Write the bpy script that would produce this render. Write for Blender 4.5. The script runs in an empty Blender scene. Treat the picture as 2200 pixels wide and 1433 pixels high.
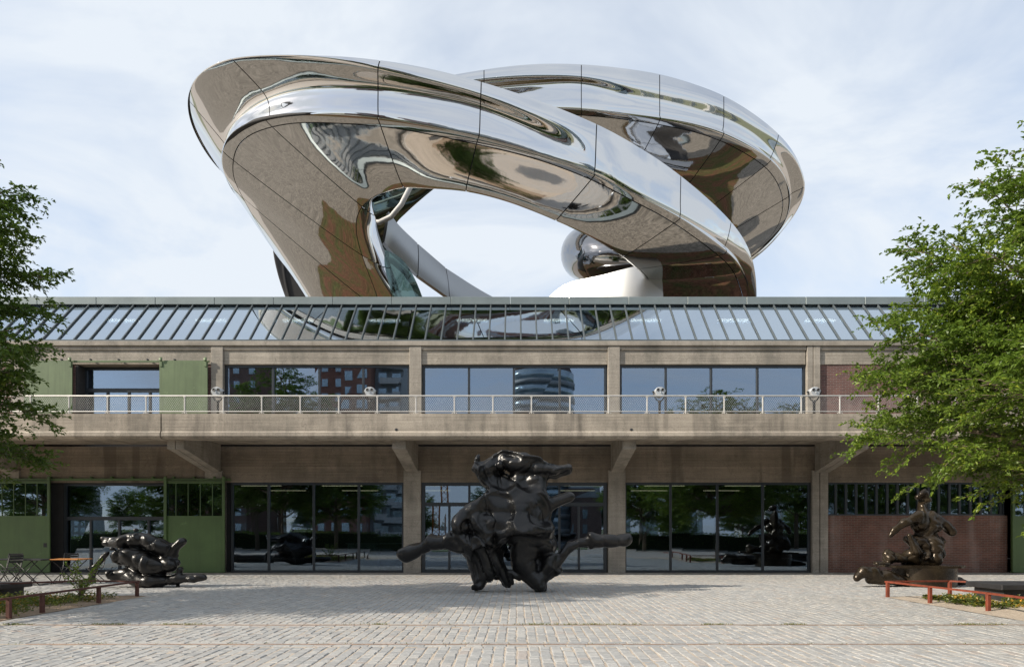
import bpy, bmesh, math, random
import numpy as np
from mathutils import Vector, Matrix
R = math.radians
random.seed(7)
rng = np.random.default_rng(7)
sc = bpy.context.scene

# ------------------------------------------------------------------ camera, sky, sun, exposure
F = 24.0 / 36.0 * 2200.0          # focal length in photo pixels
CX, HY, CH = 1110.0, 1143.0, 1.53  # principal column, horizon row, eye height
cam_d = bpy.data.cameras.new("camera")
cam_d.lens = 24.0; cam_d.sensor_width = 36.0
cam_d.shift_x = (1100 - CX) / 2200.0
cam_d.shift_y = (HY - 716.5) / 2200.0
cam_d.clip_end = 6000.0
cam = bpy.data.objects.new("camera", cam_d)
cam.location = (0, 0, CH); cam.rotation_euler = (R(90), 0, 0)
sc.collection.objects.link(cam); sc.camera = cam

SUN_AZ, SUN_EL = R(70), R(31)      # travel direction: from the left, slightly toward the facade
sun_d = bpy.data.lights.new("sun", 'SUN')
sun_d.energy = 4.5; sun_d.angle = R(0.7); sun_d.color = (1.0, 0.90, 0.76)
sun = bpy.data.objects.new("sun", sun_d)
travel = Vector((math.sin(SUN_AZ) * math.cos(SUN_EL), math.cos(SUN_AZ) * math.cos(SUN_EL), -math.sin(SUN_EL)))
sun.rotation_euler = travel.to_track_quat('-Z', 'Y').to_euler()
sun.location = (-40, -15, 40)
sc.collection.objects.link(sun)

world = bpy.data.worlds.new("World"); sc.world = world; world.use_nodes = True
nt = world.node_tree; nt.nodes.clear()
def wn(t, **kw):
    n = nt.nodes.new(t)
    for k, v in kw.items(): setattr(n, k, v)
    return n
sky = wn('ShaderNodeTexSky', sky_type='NISHITA', sun_disc=False)
sky.sun_elevation = SUN_EL
sky.sun_rotation = math.atan2(-travel.x, -travel.y)
sky.air_density = 1.0; sky.dust_density = 1.0; sky.ozone_density = 1.2
bg1 = wn('ShaderNodeBackground'); bg1.inputs[1].default_value = 0.15
bg2 = wn('ShaderNodeBackground'); bg2.inputs[0].default_value = (0.82, 0.88, 0.95, 1); bg2.inputs[1].default_value = 0.70
tc = wn('ShaderNodeTexCoord')
sep = wn('ShaderNodeSeparateXYZ')
addz = wn('ShaderNodeMath', operation='ADD'); addz.inputs[1].default_value = 0.22
mxz = wn('ShaderNodeMath', operation='MAXIMUM'); mxz.inputs[1].default_value = 0.06
dv = wn('ShaderNodeVectorMath', operation='DIVIDE')
cmb = wn('ShaderNodeCombineXYZ')
noi = wn('ShaderNodeTexNoise'); noi.inputs['Scale'].default_value = 1.7; noi.inputs['Detail'].default_value = 6.0
noi.inputs['Roughness'].default_value = 0.58; noi.inputs['Distortion'].default_value = 0.55
mapw = wn('ShaderNodeMapping'); mapw.inputs['Location'].default_value = (1.3, 4.1, 0.0); mapw.inputs['Scale'].default_value = (0.9, 1.25, 1.0)
ramp = wn('ShaderNodeValToRGB'); ramp.color_ramp.elements[0].position = 0.36; ramp.color_ramp.elements[1].position = 0.57
ramp.color_ramp.elements[0].color = (0.54, 0.54, 0.54, 1)
ramp.color_ramp.elements[1].color = (0.97, 0.97, 0.97, 1)
mixw = wn('ShaderNodeMixShader'); outw = wn('ShaderNodeOutputWorld')
L = nt.links.new
L(tc.outputs['Generated'], sep.inputs[0]); L(sep.outputs[2], addz.inputs[0]); L(addz.outputs[0], mxz.inputs[0])
L(mxz.outputs[0], cmb.inputs[0]); L(mxz.outputs[0], cmb.inputs[1]); cmb.inputs[2].default_value = 1.0
L(tc.outputs['Generated'], dv.inputs[0]); L(cmb.outputs[0], dv.inputs[1])
L(dv.outputs[0], mapw.inputs[0]); L(mapw.outputs[0], noi.inputs['Vector']); L(noi.outputs[0], ramp.inputs[0])
L(sky.outputs[0], bg1.inputs[0]); L(bg1.outputs[0], mixw.inputs[1]); L(bg2.outputs[0], mixw.inputs[2])
L(ramp.outputs[0], mixw.inputs[0]); L(mixw.outputs[0], outw.inputs[0])

sc.view_settings.view_transform = 'Standard'; sc.view_settings.look = 'None'
sc.view_settings.gamma = 1.0; sc.view_settings.use_curve_mapping = False
sc.view_settings.exposure = 0.55
sc.cycles.max_bounces = 10; sc.cycles.transparent_max_bounces = 16; sc.cycles.glossy_bounces = 6
sc.cycles.caustics_reflective = False; sc.cycles.caustics_refractive = False
sc.cycles.sample_clamp_indirect = 6.0

# ------------------------------------------------------------------ helpers
COL = sc.collection
def W(px, py, Y):
    """point at distance Y whose bearing was measured in the photograph"""
    return ((px - CX) / F * Y, Y, CH + (HY - py) / F * Y)
def wx(px, Y): return (px - CX) / F * Y
def wz(py, Y): return CH + (HY - py) / F * Y

def tag(o, label=None, cat=None, group=None, kind=None):
    if label: o["label"] = label
    if cat: o["category"] = cat
    if group: o["group"] = group
    if kind: o["kind"] = kind
    return o
def worldloc(o):
    v = Vector((0, 0, 0))
    while o: v += o.location; o = o.parent
    return v
def empty(name, loc=(0, 0, 0), parent=None):
    o = bpy.data.objects.new(name, None); COL.objects.link(o)
    o.empty_display_size = 0.3
    o.location = loc
    if parent:
        o.location = Vector(loc) - worldloc(parent); o.parent = parent
    return o
def place(name, mesh, parent=None, loc=(0, 0, 0), rot=None):
    o = bpy.data.objects.new(name, mesh); COL.objects.link(o)
    o.location = Vector(loc)
    if parent:
        o.location = Vector(loc) - worldloc(parent); o.parent = parent
    if rot: o.rotation_euler = rot
    return o

class MB:
    def __init__(s): s.v = []; s.f = []; s.sm = []
    def add(s, v, f, smooth=False):
        b = len(s.v); s.v += [tuple(p) for p in v]
        s.f += [tuple(i + b for i in q) for q in f]; s.sm += [smooth] * len(f)
        return s
    def box(s, x0, x1, y0, y1, z0, z1):
        v = [(x0,y0,z0),(x1,y0,z0),(x1,y1,z0),(x0,y1,z0),(x0,y0,z1),(x1,y0,z1),(x1,y1,z1),(x0,y1,z1)]
        return s.add(v, [(0,3,2,1),(4,5,6,7),(0,1,5,4),(1,2,6,5),(2,3,7,6),(3,0,4,7)])
    def cbox(s, x0, x1, y0, y1, z0, z1, b=0.02):
        """box with chamfered edges"""
        bm = bmesh.new(); bmesh.ops.create_cube(bm, size=1.0)
        for v in bm.verts:
            v.co = Vector(((x0+x1)/2 + v.co.x*(x1-x0), (y0+y1)/2 + v.co.y*(y1-y0), (z0+z1)/2 + v.co.z*(z1-z0)))
        bmesh.ops.bevel(bm, geom=bm.edges[:], offset=b, segments=1, affect='EDGES')
        bm.verts.index_update()
        s.add([v.co[:] for v in bm.verts], [tuple(v.index for v in f.verts) for f in bm.faces]); bm.free()
        return s
    def prism(s, poly, axis, a, b):
        """poly: 2-D points; axis 'x': points are (y,z) run from x=a to b; 'y': (x,z); 'z': (x,y)"""
        n = len(poly)
        def mk(p, t):
            return (t, p[0], p[1]) if axis == 'x' else (p[0], t, p[1]) if axis == 'y' else (p[0], p[1], t)
        v = [mk(p, a) for p in poly] + [mk(p, b) for p in poly]
        f = [tuple(range(n))[::-1], tuple(range(n, 2*n))] + [(i, (i+1) % n, n+(i+1) % n, n+i) for i in range(n)]
        return s.add(v, f)
    def tube(s, pts, r, n=8, caps=True, flat=1.0):
        pts = [Vector(p) for p in pts]; rs = r if isinstance(r, (list, tuple)) else [r]*len(pts)
        rings = []; up = Vector((0, 0, 1)); N = None
        for i, p in enumerate(pts):
            t = (pts[min(i+1, len(pts)-1)] - pts[max(i-1, 0)]).normalized()
            if N is None:
                N = t.cross(up)
                if N.length < 1e-3: N = t.cross(Vector((1, 0, 0)))
            N = (N - t * N.dot(t)).normalized(); B = t.cross(N)
            rings.append([p + (N*math.cos(2*math.pi*k/n) + B*math.sin(2*math.pi*k/n)*flat)*rs[i] for k in range(n)])
        v = [q for ring in rings for q in ring]; f = []
        for i in range(len(pts)-1):
            for k in range(n):
                a = i*n+k; b = i*n+(k+1) % n
                f.append((a, b, b+n, a+n))
        if caps: f += [tuple(range(n))[::-1], tuple(range((len(pts)-1)*n, len(pts)*n))]
        return s.add(v, f, True)
    def lathe(s, prof, c, n=20, axis='z'):
        v = []; f = []
        for (r, h) in prof:
            for k in range(n):
                a = 2*math.pi*k/n
                if axis == 'z': v.append((c[0]+r*math.cos(a), c[1]+r*math.sin(a), c[2]+h))
                else: v.append((c[0]+r*math.cos(a), c[1]+h, c[2]+r*math.sin(a)))
        for i in range(len(prof)-1):
            for k in range(n):
                a = i*n+k; b = i*n+(k+1) % n
                f.append((a, b, b+n, a+n))
        f += [tuple(range(n))[::-1], tuple(range((len(prof)-1)*n, len(prof)*n))]
        return s.add(v, f, True)
    def mesh(s, name, mat):
        me = bpy.data.meshes.new(name); me.from_pydata(s.v, [], s.f)
        if mat: me.materials.append(mat)
        me.polygons.foreach_set("use_smooth", s.sm)
        bm = bmesh.new(); bm.from_mesh(me); bmesh.ops.recalc_face_normals(bm, faces=bm.faces[:]); bm.to_mesh(me); bm.free()
        me.update(); return me
    def build(s, name, mat, parent=None, loc=(0, 0, 0)):
        return place(name, s.mesh(name, mat), parent, loc)
def autosmooth(o, ang=35):
    me = o.data
    try: me.set_sharp_from_angle(angle=R(ang))
    except Exception: pass

def np_mesh(name, v, f, mat, smooth=True, tint=None):
    """v (N,3) f (M,k) arrays"""
    me = bpy.data.meshes.new(name)
    k = f.shape[1]
    me.vertices.add(len(v)); me.vertices.foreach_set("co", np.ascontiguousarray(v, dtype=np.float32).ravel())
    me.loops.add(f.size); me.loops.foreach_set("vertex_index", np.ascontiguousarray(f, dtype=np.int32).ravel())
    me.polygons.add(len(f))
    me.polygons.foreach_set("loop_start", np.arange(0, f.size, k, dtype=np.int32))
    me.polygons.foreach_set("loop_total", np.full(len(f), k, dtype=np.int32))
    me.polygons.foreach_set("use_smooth", np.full(len(f), smooth))
    me.update(calc_edges=True)
    if tint is not None:
        at = me.attributes.new("tint", 'FLOAT', 'POINT'); at.data.foreach_set("value", np.ascontiguousarray(tint, dtype=np.float32))
    me.materials.append(mat); me.validate()
    return me

# ------------------------------------------------------------------ materials
MATS = {}
class NB:
    def __init__(s, name):
        s.m = bpy.data.materials.new(name); s.m.use_nodes = True
        s.t = s.m.node_tree; s.t.nodes.clear()
        s.out = s.n('ShaderNodeOutputMaterial'); MATS[name] = s.m
    def n(s, t, **kw):
        x = s.t.nodes.new(t)
        for k, v in kw.items():
            if k.startswith('i_'): x.inputs[k[2:].replace('_', ' ')].default_value = v
            else: setattr(x, k, v)
        return x
    def l(s, a, b): s.t.links.new(a, b)
    def math(s, op, a, b=None, clamp=False):
        x = s.n('ShaderNodeMath', operation=op); x.use_clamp = clamp
        for i, q in enumerate((a, b)):
            if q is None: continue
            if isinstance(q, (int, float)): x.inputs[i].default_value = q
            else: s.l(q, x.inputs[i])
        return x.outputs[0]
    def mix(s, fac, a, b, mode='MIX'):
        x = s.n('ShaderNodeMix', data_type='RGBA', blend_type=mode)
        for i, q in ((0, fac), (6, a), (7, b)):
            if isinstance(q, (int, float)): x.inputs[i].default_value = q
            elif isinstance(q, tuple): x.inputs[i].default_value = q if len(q) == 4 else q + (1,)
            else: s.l(q, x.inputs[i])
        return x.outputs[2]
    def ramp(s, fac, stops):
        x = s.n('ShaderNodeValToRGB'); e = x.color_ramp.elements
        while len(e) < len(stops): e.new(0.5)
        for i, (p, c) in enumerate(stops):
            e[i].position = p; e[i].color = (c, c, c, 1) if isinstance(c, (int, float)) else c + (1,)
        s.l(fac, x.inputs[0]); return x.outputs[0]
    def coord(s, scale=(1, 1, 1), loc=(0, 0, 0), rot=(0, 0, 0), src='Object'):
        c = s.n('ShaderNodeTexCoord'); m = s.n('ShaderNodeMapping')
        m.inputs['Scale'].default_value = scale; m.inputs['Location'].default_value = loc; m.inputs['Rotation'].default_value = rot
        s.l(c.outputs[src], m.inputs[0]); return m.outputs[0]
    def noise(s, vec, scale, detail=4, rough=0.5, dist=0.0):
        x = s.n('ShaderNodeTexNoise'); s.l(vec, x.inputs['Vector'])
        x.inputs['Scale'].default_value = scale; x.inputs['Detail'].default_value = detail
        x.inputs['Roughness'].default_value = rough; x.inputs['Distortion'].default_value = dist
        return x.outputs[0]
    def bump(s, h, strength=0.3, dist=0.02, normal=None):
        x = s.n('ShaderNodeBump'); x.inputs['Strength'].default_value = strength; x.inputs['Distance'].default_value = dist
        s.l(h, x.inputs['Height'])
        if normal is not None: s.l(normal, x.inputs['Normal'])
        return x.outputs[0]
    def pbsdf(s, color=None, rough=0.6, metal=0.0, normal=None, spec=0.5, final=True):
        p = s.n('ShaderNodeBsdfPrincipled')
        p.inputs['Metallic'].default_value = metal; p.inputs['Specular IOR Level'].default_value = spec
        if isinstance(rough, (int, float)): p.inputs['Roughness'].default_value = rough
        else: s.l(rough, p.inputs['Roughness'])
        if isinstance(color, tuple): p.inputs['Base Color'].default_value = color if len(color) == 4 else color + (1,)
        elif color is not None: s.l(color, p.inputs['Base Color'])
        if normal is not None: s.l(normal, p.inputs['Normal'])
        if final: s.l(p.outputs[0], s.out.inputs[0])
        return p

def simple(name, col, rough=0.5, metal=0.0, var=0.15, vs=6.0, bump=0.0, spec=0.5, wear=0.0):
    b = NB(name); v = b.coord()
    n = b.noise(v, vs, 5, 0.6)
    c = b.mix(b.ramp(n, [(0.3, 0.0), (0.7, 1.0)]), tuple(x*(1-var) for x in col), tuple(min(1, x*(1+var)) for x in col))
    if wear:
        st = b.noise(b.coord((7, 7, 0.35)), 1.0, 5, 0.65); ch = b.noise(b.coord((2.5, 2.5, 2.5), (4, 2, 8)), 1.0, 8, 0.75)
        c = b.mix(b.math('MULTIPLY', b.ramp(st, [(0.48, 0.0), (0.75, 1.0)]), wear), c, tuple(x*0.45 for x in col))
        c = b.mix(b.math('MULTIPLY', b.ramp(ch, [(0.62, 0.0), (0.66, 1.0)]), wear), c, tuple(min(1, x*1.7 + 0.02) for x in col))
    r = b.math('MULTIPLY_ADD', n, 0.15); r.node.inputs[2].default_value = rough - 0.07
    nm = b.bump(b.noise(v, vs*8, 3), bump, 0.01) if bump else None
    b.pbsdf(c, r, metal, nm, spec); return b.m

def concrete(name, base=(0.33, 0.285, 0.235), boards=True, dark=1.0, streak=1.0, drips=0.0):
    b = NB(name); v = b.coord()
    big = b.noise(b.coord((0.35, 0.35, 0.6)), 1.0, 6, 0.6)
    st = b.noise(b.coord((2.2, 2.2, 0.22)), 1.0, 5, 0.65)          # vertical rain streaks
    fine = b.noise(v, 30, 4, 0.7)
    grain = b.noise(b.coord((0.8, 1.0, 16.0)), 1.0, 4, 0.6)          # board grain along x
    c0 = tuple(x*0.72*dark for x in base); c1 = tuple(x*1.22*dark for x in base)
    c = b.mix(b.ramp(big, [(0.3, 0.0), (0.72, 1.0)]), c0, c1)
    c = b.mix(b.math('MULTIPLY', b.ramp(st, [(0.46, 0.0), (0.74, 1.0)]), min(1.0, 0.55*streak)), c, tuple(x*0.38*dark for x in (base[0], base[1]*1.02, base[2]*1.05)))
    blot = b.noise(b.coord((1.6, 1.6, 1.9), (3, 1, 7)), 1.0, 7, 0.68)
    c = b.mix(b.math('MULTIPLY', b.ramp(blot, [(0.50, 0.0), (0.62, 1.0)]), 0.30), c, tuple(min(1, x*1.35*dark) for x in base))
    dk = b.noise(b.coord((0.9, 0.9, 0.5), (9, 4, 2)), 1.0, 7, 0.7)
    c = b.mix(b.math('MULTIPLY', b.ramp(dk, [(0.50, 0.0), (0.66, 1.0)]), 0.55), c, tuple(x*0.5*dark for x in (base[0]*0.95, base[1], base[2]*1.02)))
    pore = b.n('ShaderNodeTexVoronoi'); pore.inputs['Scale'].default_value = 11.0; b.l(v, pore.inputs['Vector'])
    c = b.mix(b.math('MULTIPLY', b.math('LESS_THAN', pore.outputs['Distance'], 0.13), 0.5), c, tuple(x*0.3 for x in base))
    c = b.mix(0.16, c, b.ramp(grain, [(0.3, 0.25), (0.7, 0.85)]), 'OVERLAY')
    c = b.mix(0.30, c, b.ramp(fine, [(0.3, 0.2), (0.7, 0.8)]), 'OVERLAY')
    vv = b.n('ShaderNodeVectorMath', operation='ADD'); nz = b.n('ShaderNodeTexNoise'); nz.inputs['Scale'].default_value = 1.5; nz.inputs['Detail'].default_value = 6; b.l(v, nz.inputs['Vector'])
    b.l(v, vv.inputs[0]); b.l(nz.outputs['Color'], vv.inputs[1])
    vc = b.n('ShaderNodeTexVoronoi', feature='DISTANCE_TO_EDGE'); vc.inputs['Scale'].default_value = 0.42; b.l(vv.outputs[0], vc.inputs['Vector'])
    c = b.mix(b.math('MULTIPLY', b.math('LESS_THAN', vc.outputs['Distance'], 0.0032), 0.32), c, tuple(x*0.3 for x in base))
    if drips:
        dr = b.noise(b.coord((1.15, 0.0, 0.10), (5, 0, 3)), 1.0, 3, 0.45)
        c = b.mix(b.math('MULTIPLY', b.ramp(dr, [(0.60, 0.0), (0.635, 1.0)]), drips), c, tuple(x*0.42 for x in base))
    h = b.math('ADD', b.math('MULTIPLY', fine, 0.35), b.math('MULTIPLY', grain, 0.5))
    if boards:
        sp = b.n('ShaderNodeSeparateXYZ'); b.l(v, sp.inputs[0])
        wob = b.math('MULTIPLY', b.noise(b.coord((0.3, 0.3, 2.0)), 1.0, 2), 0.03)
        z = b.math('ADD', sp.outputs[2], wob)
        fr = b.math('FRACT', b.math('DIVIDE', z, 0.105))
        line = b.math('LESS_THAN', fr, 0.10)
        msk = b.ramp(b.noise(b.coord((0.5, 0.5, 3.5)), 1.0, 3), [(0.40, 0.0), (0.62, 1.0)])
        lm = b.math('MULTIPLY', line, msk)
        c = b.mix(b.math('MULTIPLY', lm, 0.6), c, tuple(x*0.35*dark for x in base))
        # boards differ slightly from each other
        wnz = b.n('ShaderNodeTexWhiteNoise', noise_dimensions='1D')
        b.l(b.math('FLOOR', b.math('DIVIDE', z, 0.105)), wnz.inputs['W'])
        c = b.mix(0.22, c, b.ramp(wnz.outputs[0], [(0.0, 0.3), (1.0, 0.75)]), 'OVERLAY')
        h = b.math('SUBTRACT', h, b.math('MULTIPLY', lm, 0.9))
    b.pbsdf(c, 0.88, 0, b.bump(h, 0.55, 0.015), 0.3); return b.m

M_CONC = concrete('board_marked_concrete', (0.305, 0.275, 0.235))
M_CONC2 = concrete('smooth_concrete', (0.325, 0.295, 0.255), boards=False)
M_CONCB = concrete('weathered_balcony_concrete', (0.345, 0.305, 0.255), boards=True, streak=2.0, drips=0.35)
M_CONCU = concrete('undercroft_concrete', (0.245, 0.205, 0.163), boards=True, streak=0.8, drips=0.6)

def brick(name, c1, c2, mortar):
    b = NB(name)
    c = b.n('ShaderNodeTexCoord'); sp = b.n('ShaderNodeSeparateXYZ'); cb = b.n('ShaderNodeCombineXYZ')
    b.l(c.outputs['Object'], sp.inputs[0]); b.l(sp.outputs[0], cb.inputs[0]); b.l(sp.outputs[2], cb.inputs[1])
    t = b.n('ShaderNodeTexBrick'); b.l(cb.outputs[0], t.inputs['Vector'])
    t.inputs['Scale'].default_value = 1.0; t.inputs['Brick Width'].default_value = 0.22; t.inputs['Row Height'].default_value = 0.065
    t.inputs['Mortar Size'].default_value = 0.007; t.inputs['Mortar Smooth'].default_value = 0.3; t.inputs['Bias'].default_value = 0.0
    t.inputs['Color1'].default_value = c1 + (1,); t.inputs['Color2'].default_value = c2 + (1,); t.inputs['Mortar'].default_value = mortar + (1,)
    n = b.noise(c.outputs['Object'], 1.2, 5, 0.6)
    col = b.mix(0.45, t.outputs[0], b.ramp(n, [(0.3, 0.25), (0.7, 0.75)]), 'OVERLAY')
    eff = b.noise(b.coord((1.5, 1.5, 0.3)), 1.0, 4)
    col = b.mix(b.math('MULTIPLY', b.ramp(eff, [(0.56, 0.0), (0.75, 1.0)]), 0.25), col, (0.5, 0.45, 0.42))
    h = b.math('SUBTRACT', 1.0, t.outputs[1])
    b.pbsdf(col, 0.85, 0, b.bump(h, 0.7, 0.008), 0.3); return b.m
M_BRICK = brick('red_brickwork', (0.185, 0.085, 0.062), (0.13, 0.068, 0.052), (0.20, 0.165, 0.145))
M_BRICKU = brick('purple_brickwork', (0.17, 0.085, 0.075), (0.12, 0.065, 0.06), (0.20, 0.17, 0.155))

M_GREEN = simple('green_paint', (0.068, 0.118, 0.038), 0.5, 0, 0.14, 1.2, 0.08, wear=0.35)
M_GREENU = simple('faded_green_paint', (0.105, 0.150, 0.072), 0.5, 0, 0.14, 1.2, 0.08, wear=0.45)
M_FRAME = simple('anthracite_frame', (0.022, 0.028, 0.036), 0.38, 0.0, 0.1)
M_BAR = simple('grey_glazing_bar', (0.095, 0.112, 0.12), 0.4, 0.3, 0.1)
M_ZINC = simple('zinc_sheet', (0.20, 0.235, 0.238), 0.42, 0.35, 0.10, 1.3, 0.03)
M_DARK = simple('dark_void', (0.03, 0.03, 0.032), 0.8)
M_WHITE = simple('white_painted_steel', (0.50, 0.49, 0.47), 0.45, 0.1, 0.08)
M_GALV = simple('galvanised_wire', (0.50, 0.50, 0.49), 0.45, 0.5, 0.08)
M_CORTEN = simple('rust_red_steel', (0.17, 0.036, 0.016), 0.6, 0.0, 0.3, 9.0, 0.15)
M_CORTENSHADE = simple('shaded_rust_steel', (0.085, 0.030, 0.022), 0.6, 0.0, 0.3, 9.0, 0.15)  # darker copy of the rust red: tree shade on the left rail put into colour
M_BLACKST = simple('black_steel', (0.018, 0.018, 0.02), 0.45, 0.2, 0.2)
M_WOOD = simple('orange_tabletop', (0.42, 0.17, 0.04), 0.5, 0, 0.2, 5.0)
M_SILVER = simple('silver_enamel', (0.52, 0.54, 0.56), 0.32, 0.35, 0.05)
M_RAILST = simple('worn_rail_steel', (0.27, 0.19, 0.15), 0.5, 0.3, 0.35, 12.0, 0.2)
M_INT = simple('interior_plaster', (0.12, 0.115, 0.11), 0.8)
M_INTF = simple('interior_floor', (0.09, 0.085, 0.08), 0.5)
M_BARK = simple('grey_bark', (0.17, 0.135, 0.095), 0.9, 0, 0.3, 8.0, 0.6)
M_BENCH = simple('blackened_slab', (0.022, 0.022, 0.024), 0.55, 0, 0.3, 4.0, 0.2)

def glass(name, refl=(0.62, 0.78, 0.98), base=0.30, trans=(0.42, 0.47, 0.48)):
    b = NB(name)
    lw = b.n('ShaderNodeLayerWeight'); lw.inputs[0].default_value = 0.35
    f = b.math('MULTIPLY_ADD', lw.outputs[1], 0.6, True); f.node.inputs[2].default_value = base
    g = b.n('ShaderNodeBsdfGlossy'); g.inputs[0].default_value = refl + (1,); g.inputs['Roughness'].default_value = 0.0
    v = b.coord((0.5, 0.5, 0.5)); b.l(b.bump(b.noise(v, 1.2, 2), 0.02, 0.05), g.inputs['Normal'])
    t = b.n('ShaderNodeBsdfTransparent'); t.inputs[0].default_value = trans + (1,)
    m = b.n('ShaderNodeMixShader'); b.l(f, m.inputs[0]); b.l(t.outputs[0], m.inputs[1]); b.l(g.outputs[0], m.inputs[2])
    b.l(m.outputs[0], b.out.inputs[0]); return b.m
M_GLASS = glass('coated_window_glass', base=0.20)
M_GLASSU = glass('sky_window_glass', (0.54, 0.65, 0.80), 0.36, (0.35, 0.40, 0.44))
M_GLASSR = glass('roof_glass', (0.72, 0.81, 0.90), 0.45, (0.38, 0.42, 0.43))
M_GLASSB = glass('balustrade_glass', (0.30, 0.40, 0.39), 0.25, (0.35, 0.45, 0.43))

def mirror(name, col=(0.66, 0.66, 0.665), rough=0.03, wave=0.028):
    b = NB(name); v0 = b.coord(); oi = b.n('ShaderNodeObjectInfo'); va = b.n('ShaderNodeVectorMath', operation='ADD')
    b.l(v0, va.inputs[0]); b.l(b.math('MULTIPLY', oi.outputs['Random'], 40.0), va.inputs[1]); v = va.outputs[0]
    n1 = b.noise(v, 0.55, 2, 0.4); n2 = b.noise(b.coord((1, 1, 0.4)), 2.6, 2, 0.4)
    h = b.math('ADD', n1, b.math('MULTIPLY', n2, 0.12))
    br = b.noise(b.coord((6, 6, 90)), 1.0, 2)
    r = b.math('MULTIPLY_ADD', br, 0.03); r.node.inputs[2].default_value = rough
    b.pbsdf(col, r, 1.0, b.bump(h, wave, 0.6)); return b.m
M_MIRROR = mirror('mirror_steel')
M_BRUSH = mirror('brushed_steel', (0.34, 0.35, 0.36), 0.36, 0.02)
M_DARKM = mirror('smoked_mirror_steel', (0.30, 0.30, 0.31), 0.04, 0.05)
M_TEAL = mirror('dark_glass_soffit', (0.16, 0.22, 0.22), 0.04, 0.05)

def emit(name, col, s):
    b = NB(name); e = b.n('ShaderNodeEmission'); e.inputs[0].default_value = col + (1,); e.inputs[1].default_value = s
    b.l(e.outputs[0], b.out.inputs[0]); return b.m
M_LAMP = emit('fluorescent_tube', (1.0, 0.95, 0.86), 9.0)
M_LAMPD = emit('dim_shop_tube', (1.0, 0.82, 0.50), 0.9)

def bronze(name, c0, c1, metal, rough):
    b = NB(name); v = b.coord()
    n = b.noise(v, 1.6, 5, 0.6); n2 = b.noise(v, 14, 4, 0.6)
    c = b.mix(b.ramp(n, [(0.35, 0.0), (0.68, 1.0)]), c0, c1)
    r = b.math('MULTIPLY_ADD', n2, 0.22); r.node.inputs[2].default_value = rough - 0.1
    b.pbsdf(c, r, metal, b.bump(n2, 0.22, 0.03), 0.42); return b.m
M_BRONZE = bronze('black_bronze', (0.005, 0.0053, 0.0062), (0.010, 0.0098, 0.010), 0.0, 0.31)
M_BRONZEB = bronze('brown_bronze', (0.020, 0.015, 0.011), (0.062, 0.046, 0.028), 0.5, 0.24)

def leafmat(name, c0, c1, trans=0.35):
    b = NB(name); a = b.n('ShaderNodeAttribute', attribute_name='tint')
    c = b.ramp(a.outputs['Fac'], [(0.0, c0), (0.8, c1), (1.0, (c1[0]*1.7, c1[1]*1.35, c1[2]))])
    p = b.pbsdf(c, 0.42, 0, None, 0.4, final=False)
    t = b.n('ShaderNodeBsdfTranslucent'); b.l(b.mix(0.5, c, (0.16, 0.26, 0.02)), t.inputs[0])
    m = b.n('ShaderNodeMixShader'); m.inputs[0].default_value = trans
    b.l(p.outputs[0], m.inputs[1]); b.l(t.outputs[0], m.inputs[2]); b.l(m.outputs[0], b.out.inputs[0]); return b.m
M_LEAF = leafmat('elm_leaf', (0.065, 0.125, 0.018), (0.185, 0.27, 0.038), 0.42)
M_LEAFD = leafmat('dark_leaf', (0.042, 0.088, 0.016), (0.105, 0.175, 0.03), 0.38)
M_COVER = leafmat('bed_leaf', (0.06, 0.11, 0.02), (0.16, 0.17, 0.035), 0.3)
M_YELLOW = leafmat('yellowed_leaf', (0.22, 0.17, 0.03), (0.42, 0.26, 0.04), 0.3)
M_GRASS = leafmat('joint_grass', (0.08, 0.12, 0.02), (0.20, 0.19, 0.06), 0.3)
M_RUSTP = leafmat('dried_plant', (0.20, 0.06, 0.02), (0.36, 0.14, 0.04), 0.2)

def stonemat():
    b = NB('granite_sett'); v = b.coord(); a = b.n('ShaderNodeAttribute', attribute_name='tint')
    c = b.ramp(a.outputs['Fac'], [(0.0, (0.285, 0.288, 0.287)), (0.45, (0.335, 0.335, 0.328)), (0.80, (0.385, 0.38, 0.365)), (0.9, (0.355, 0.333, 0.315)), (1.0, (0.345, 0.31, 0.285))])
    n = b.noise(v, 22, 5, 0.65); big = b.noise(v, 0.5, 4, 0.6)
    c = b.mix(0.35, c, b.ramp(n, [(0.3, 0.2), (0.7, 0.8)]), 'OVERLAY')
    c = b.mix(b.math('MULTIPLY', b.ramp(big, [(0.45, 0.0), (0.7, 1.0)]), 0.28), c, (0.34, 0.30, 0.25))
    r = b.math('MULTIPLY_ADD', n, 0.3); r.node.inputs[2].default_value = 0.42
    b.pbsdf(c, r, 0, b.bump(n, 0.35, 0.01), 0.5); return b.m
M_STONE = stonemat()
def sandmat(name='joint_sand', base=(0.50, 0.425, 0.345)):
    b = NB(name); v = b.coord(); n = b.noise(v, 25, 6, 0.7); m = b.noise(v, 1.1, 5, 0.6)
    c = b.mix(b.ramp(n, [(0.3, 0.0), (0.7, 1.0)]), tuple(x*0.65 for x in base), tuple(x*1.15 for x in base))
    c = b.mix(b.math('MULTIPLY', b.ramp(m, [(0.45, 0.0), (0.7, 1.0)]), 0.5), c, tuple(x*0.5 for x in base))
    b.pbsdf(c, 0.95, 0, b.bump(n, 0.6, 0.02), 0.2); return b.m
M_SAND = sandmat()
M_BEDSOIL = sandmat('bed_soil', (0.36, 0.27, 0.195))
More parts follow.
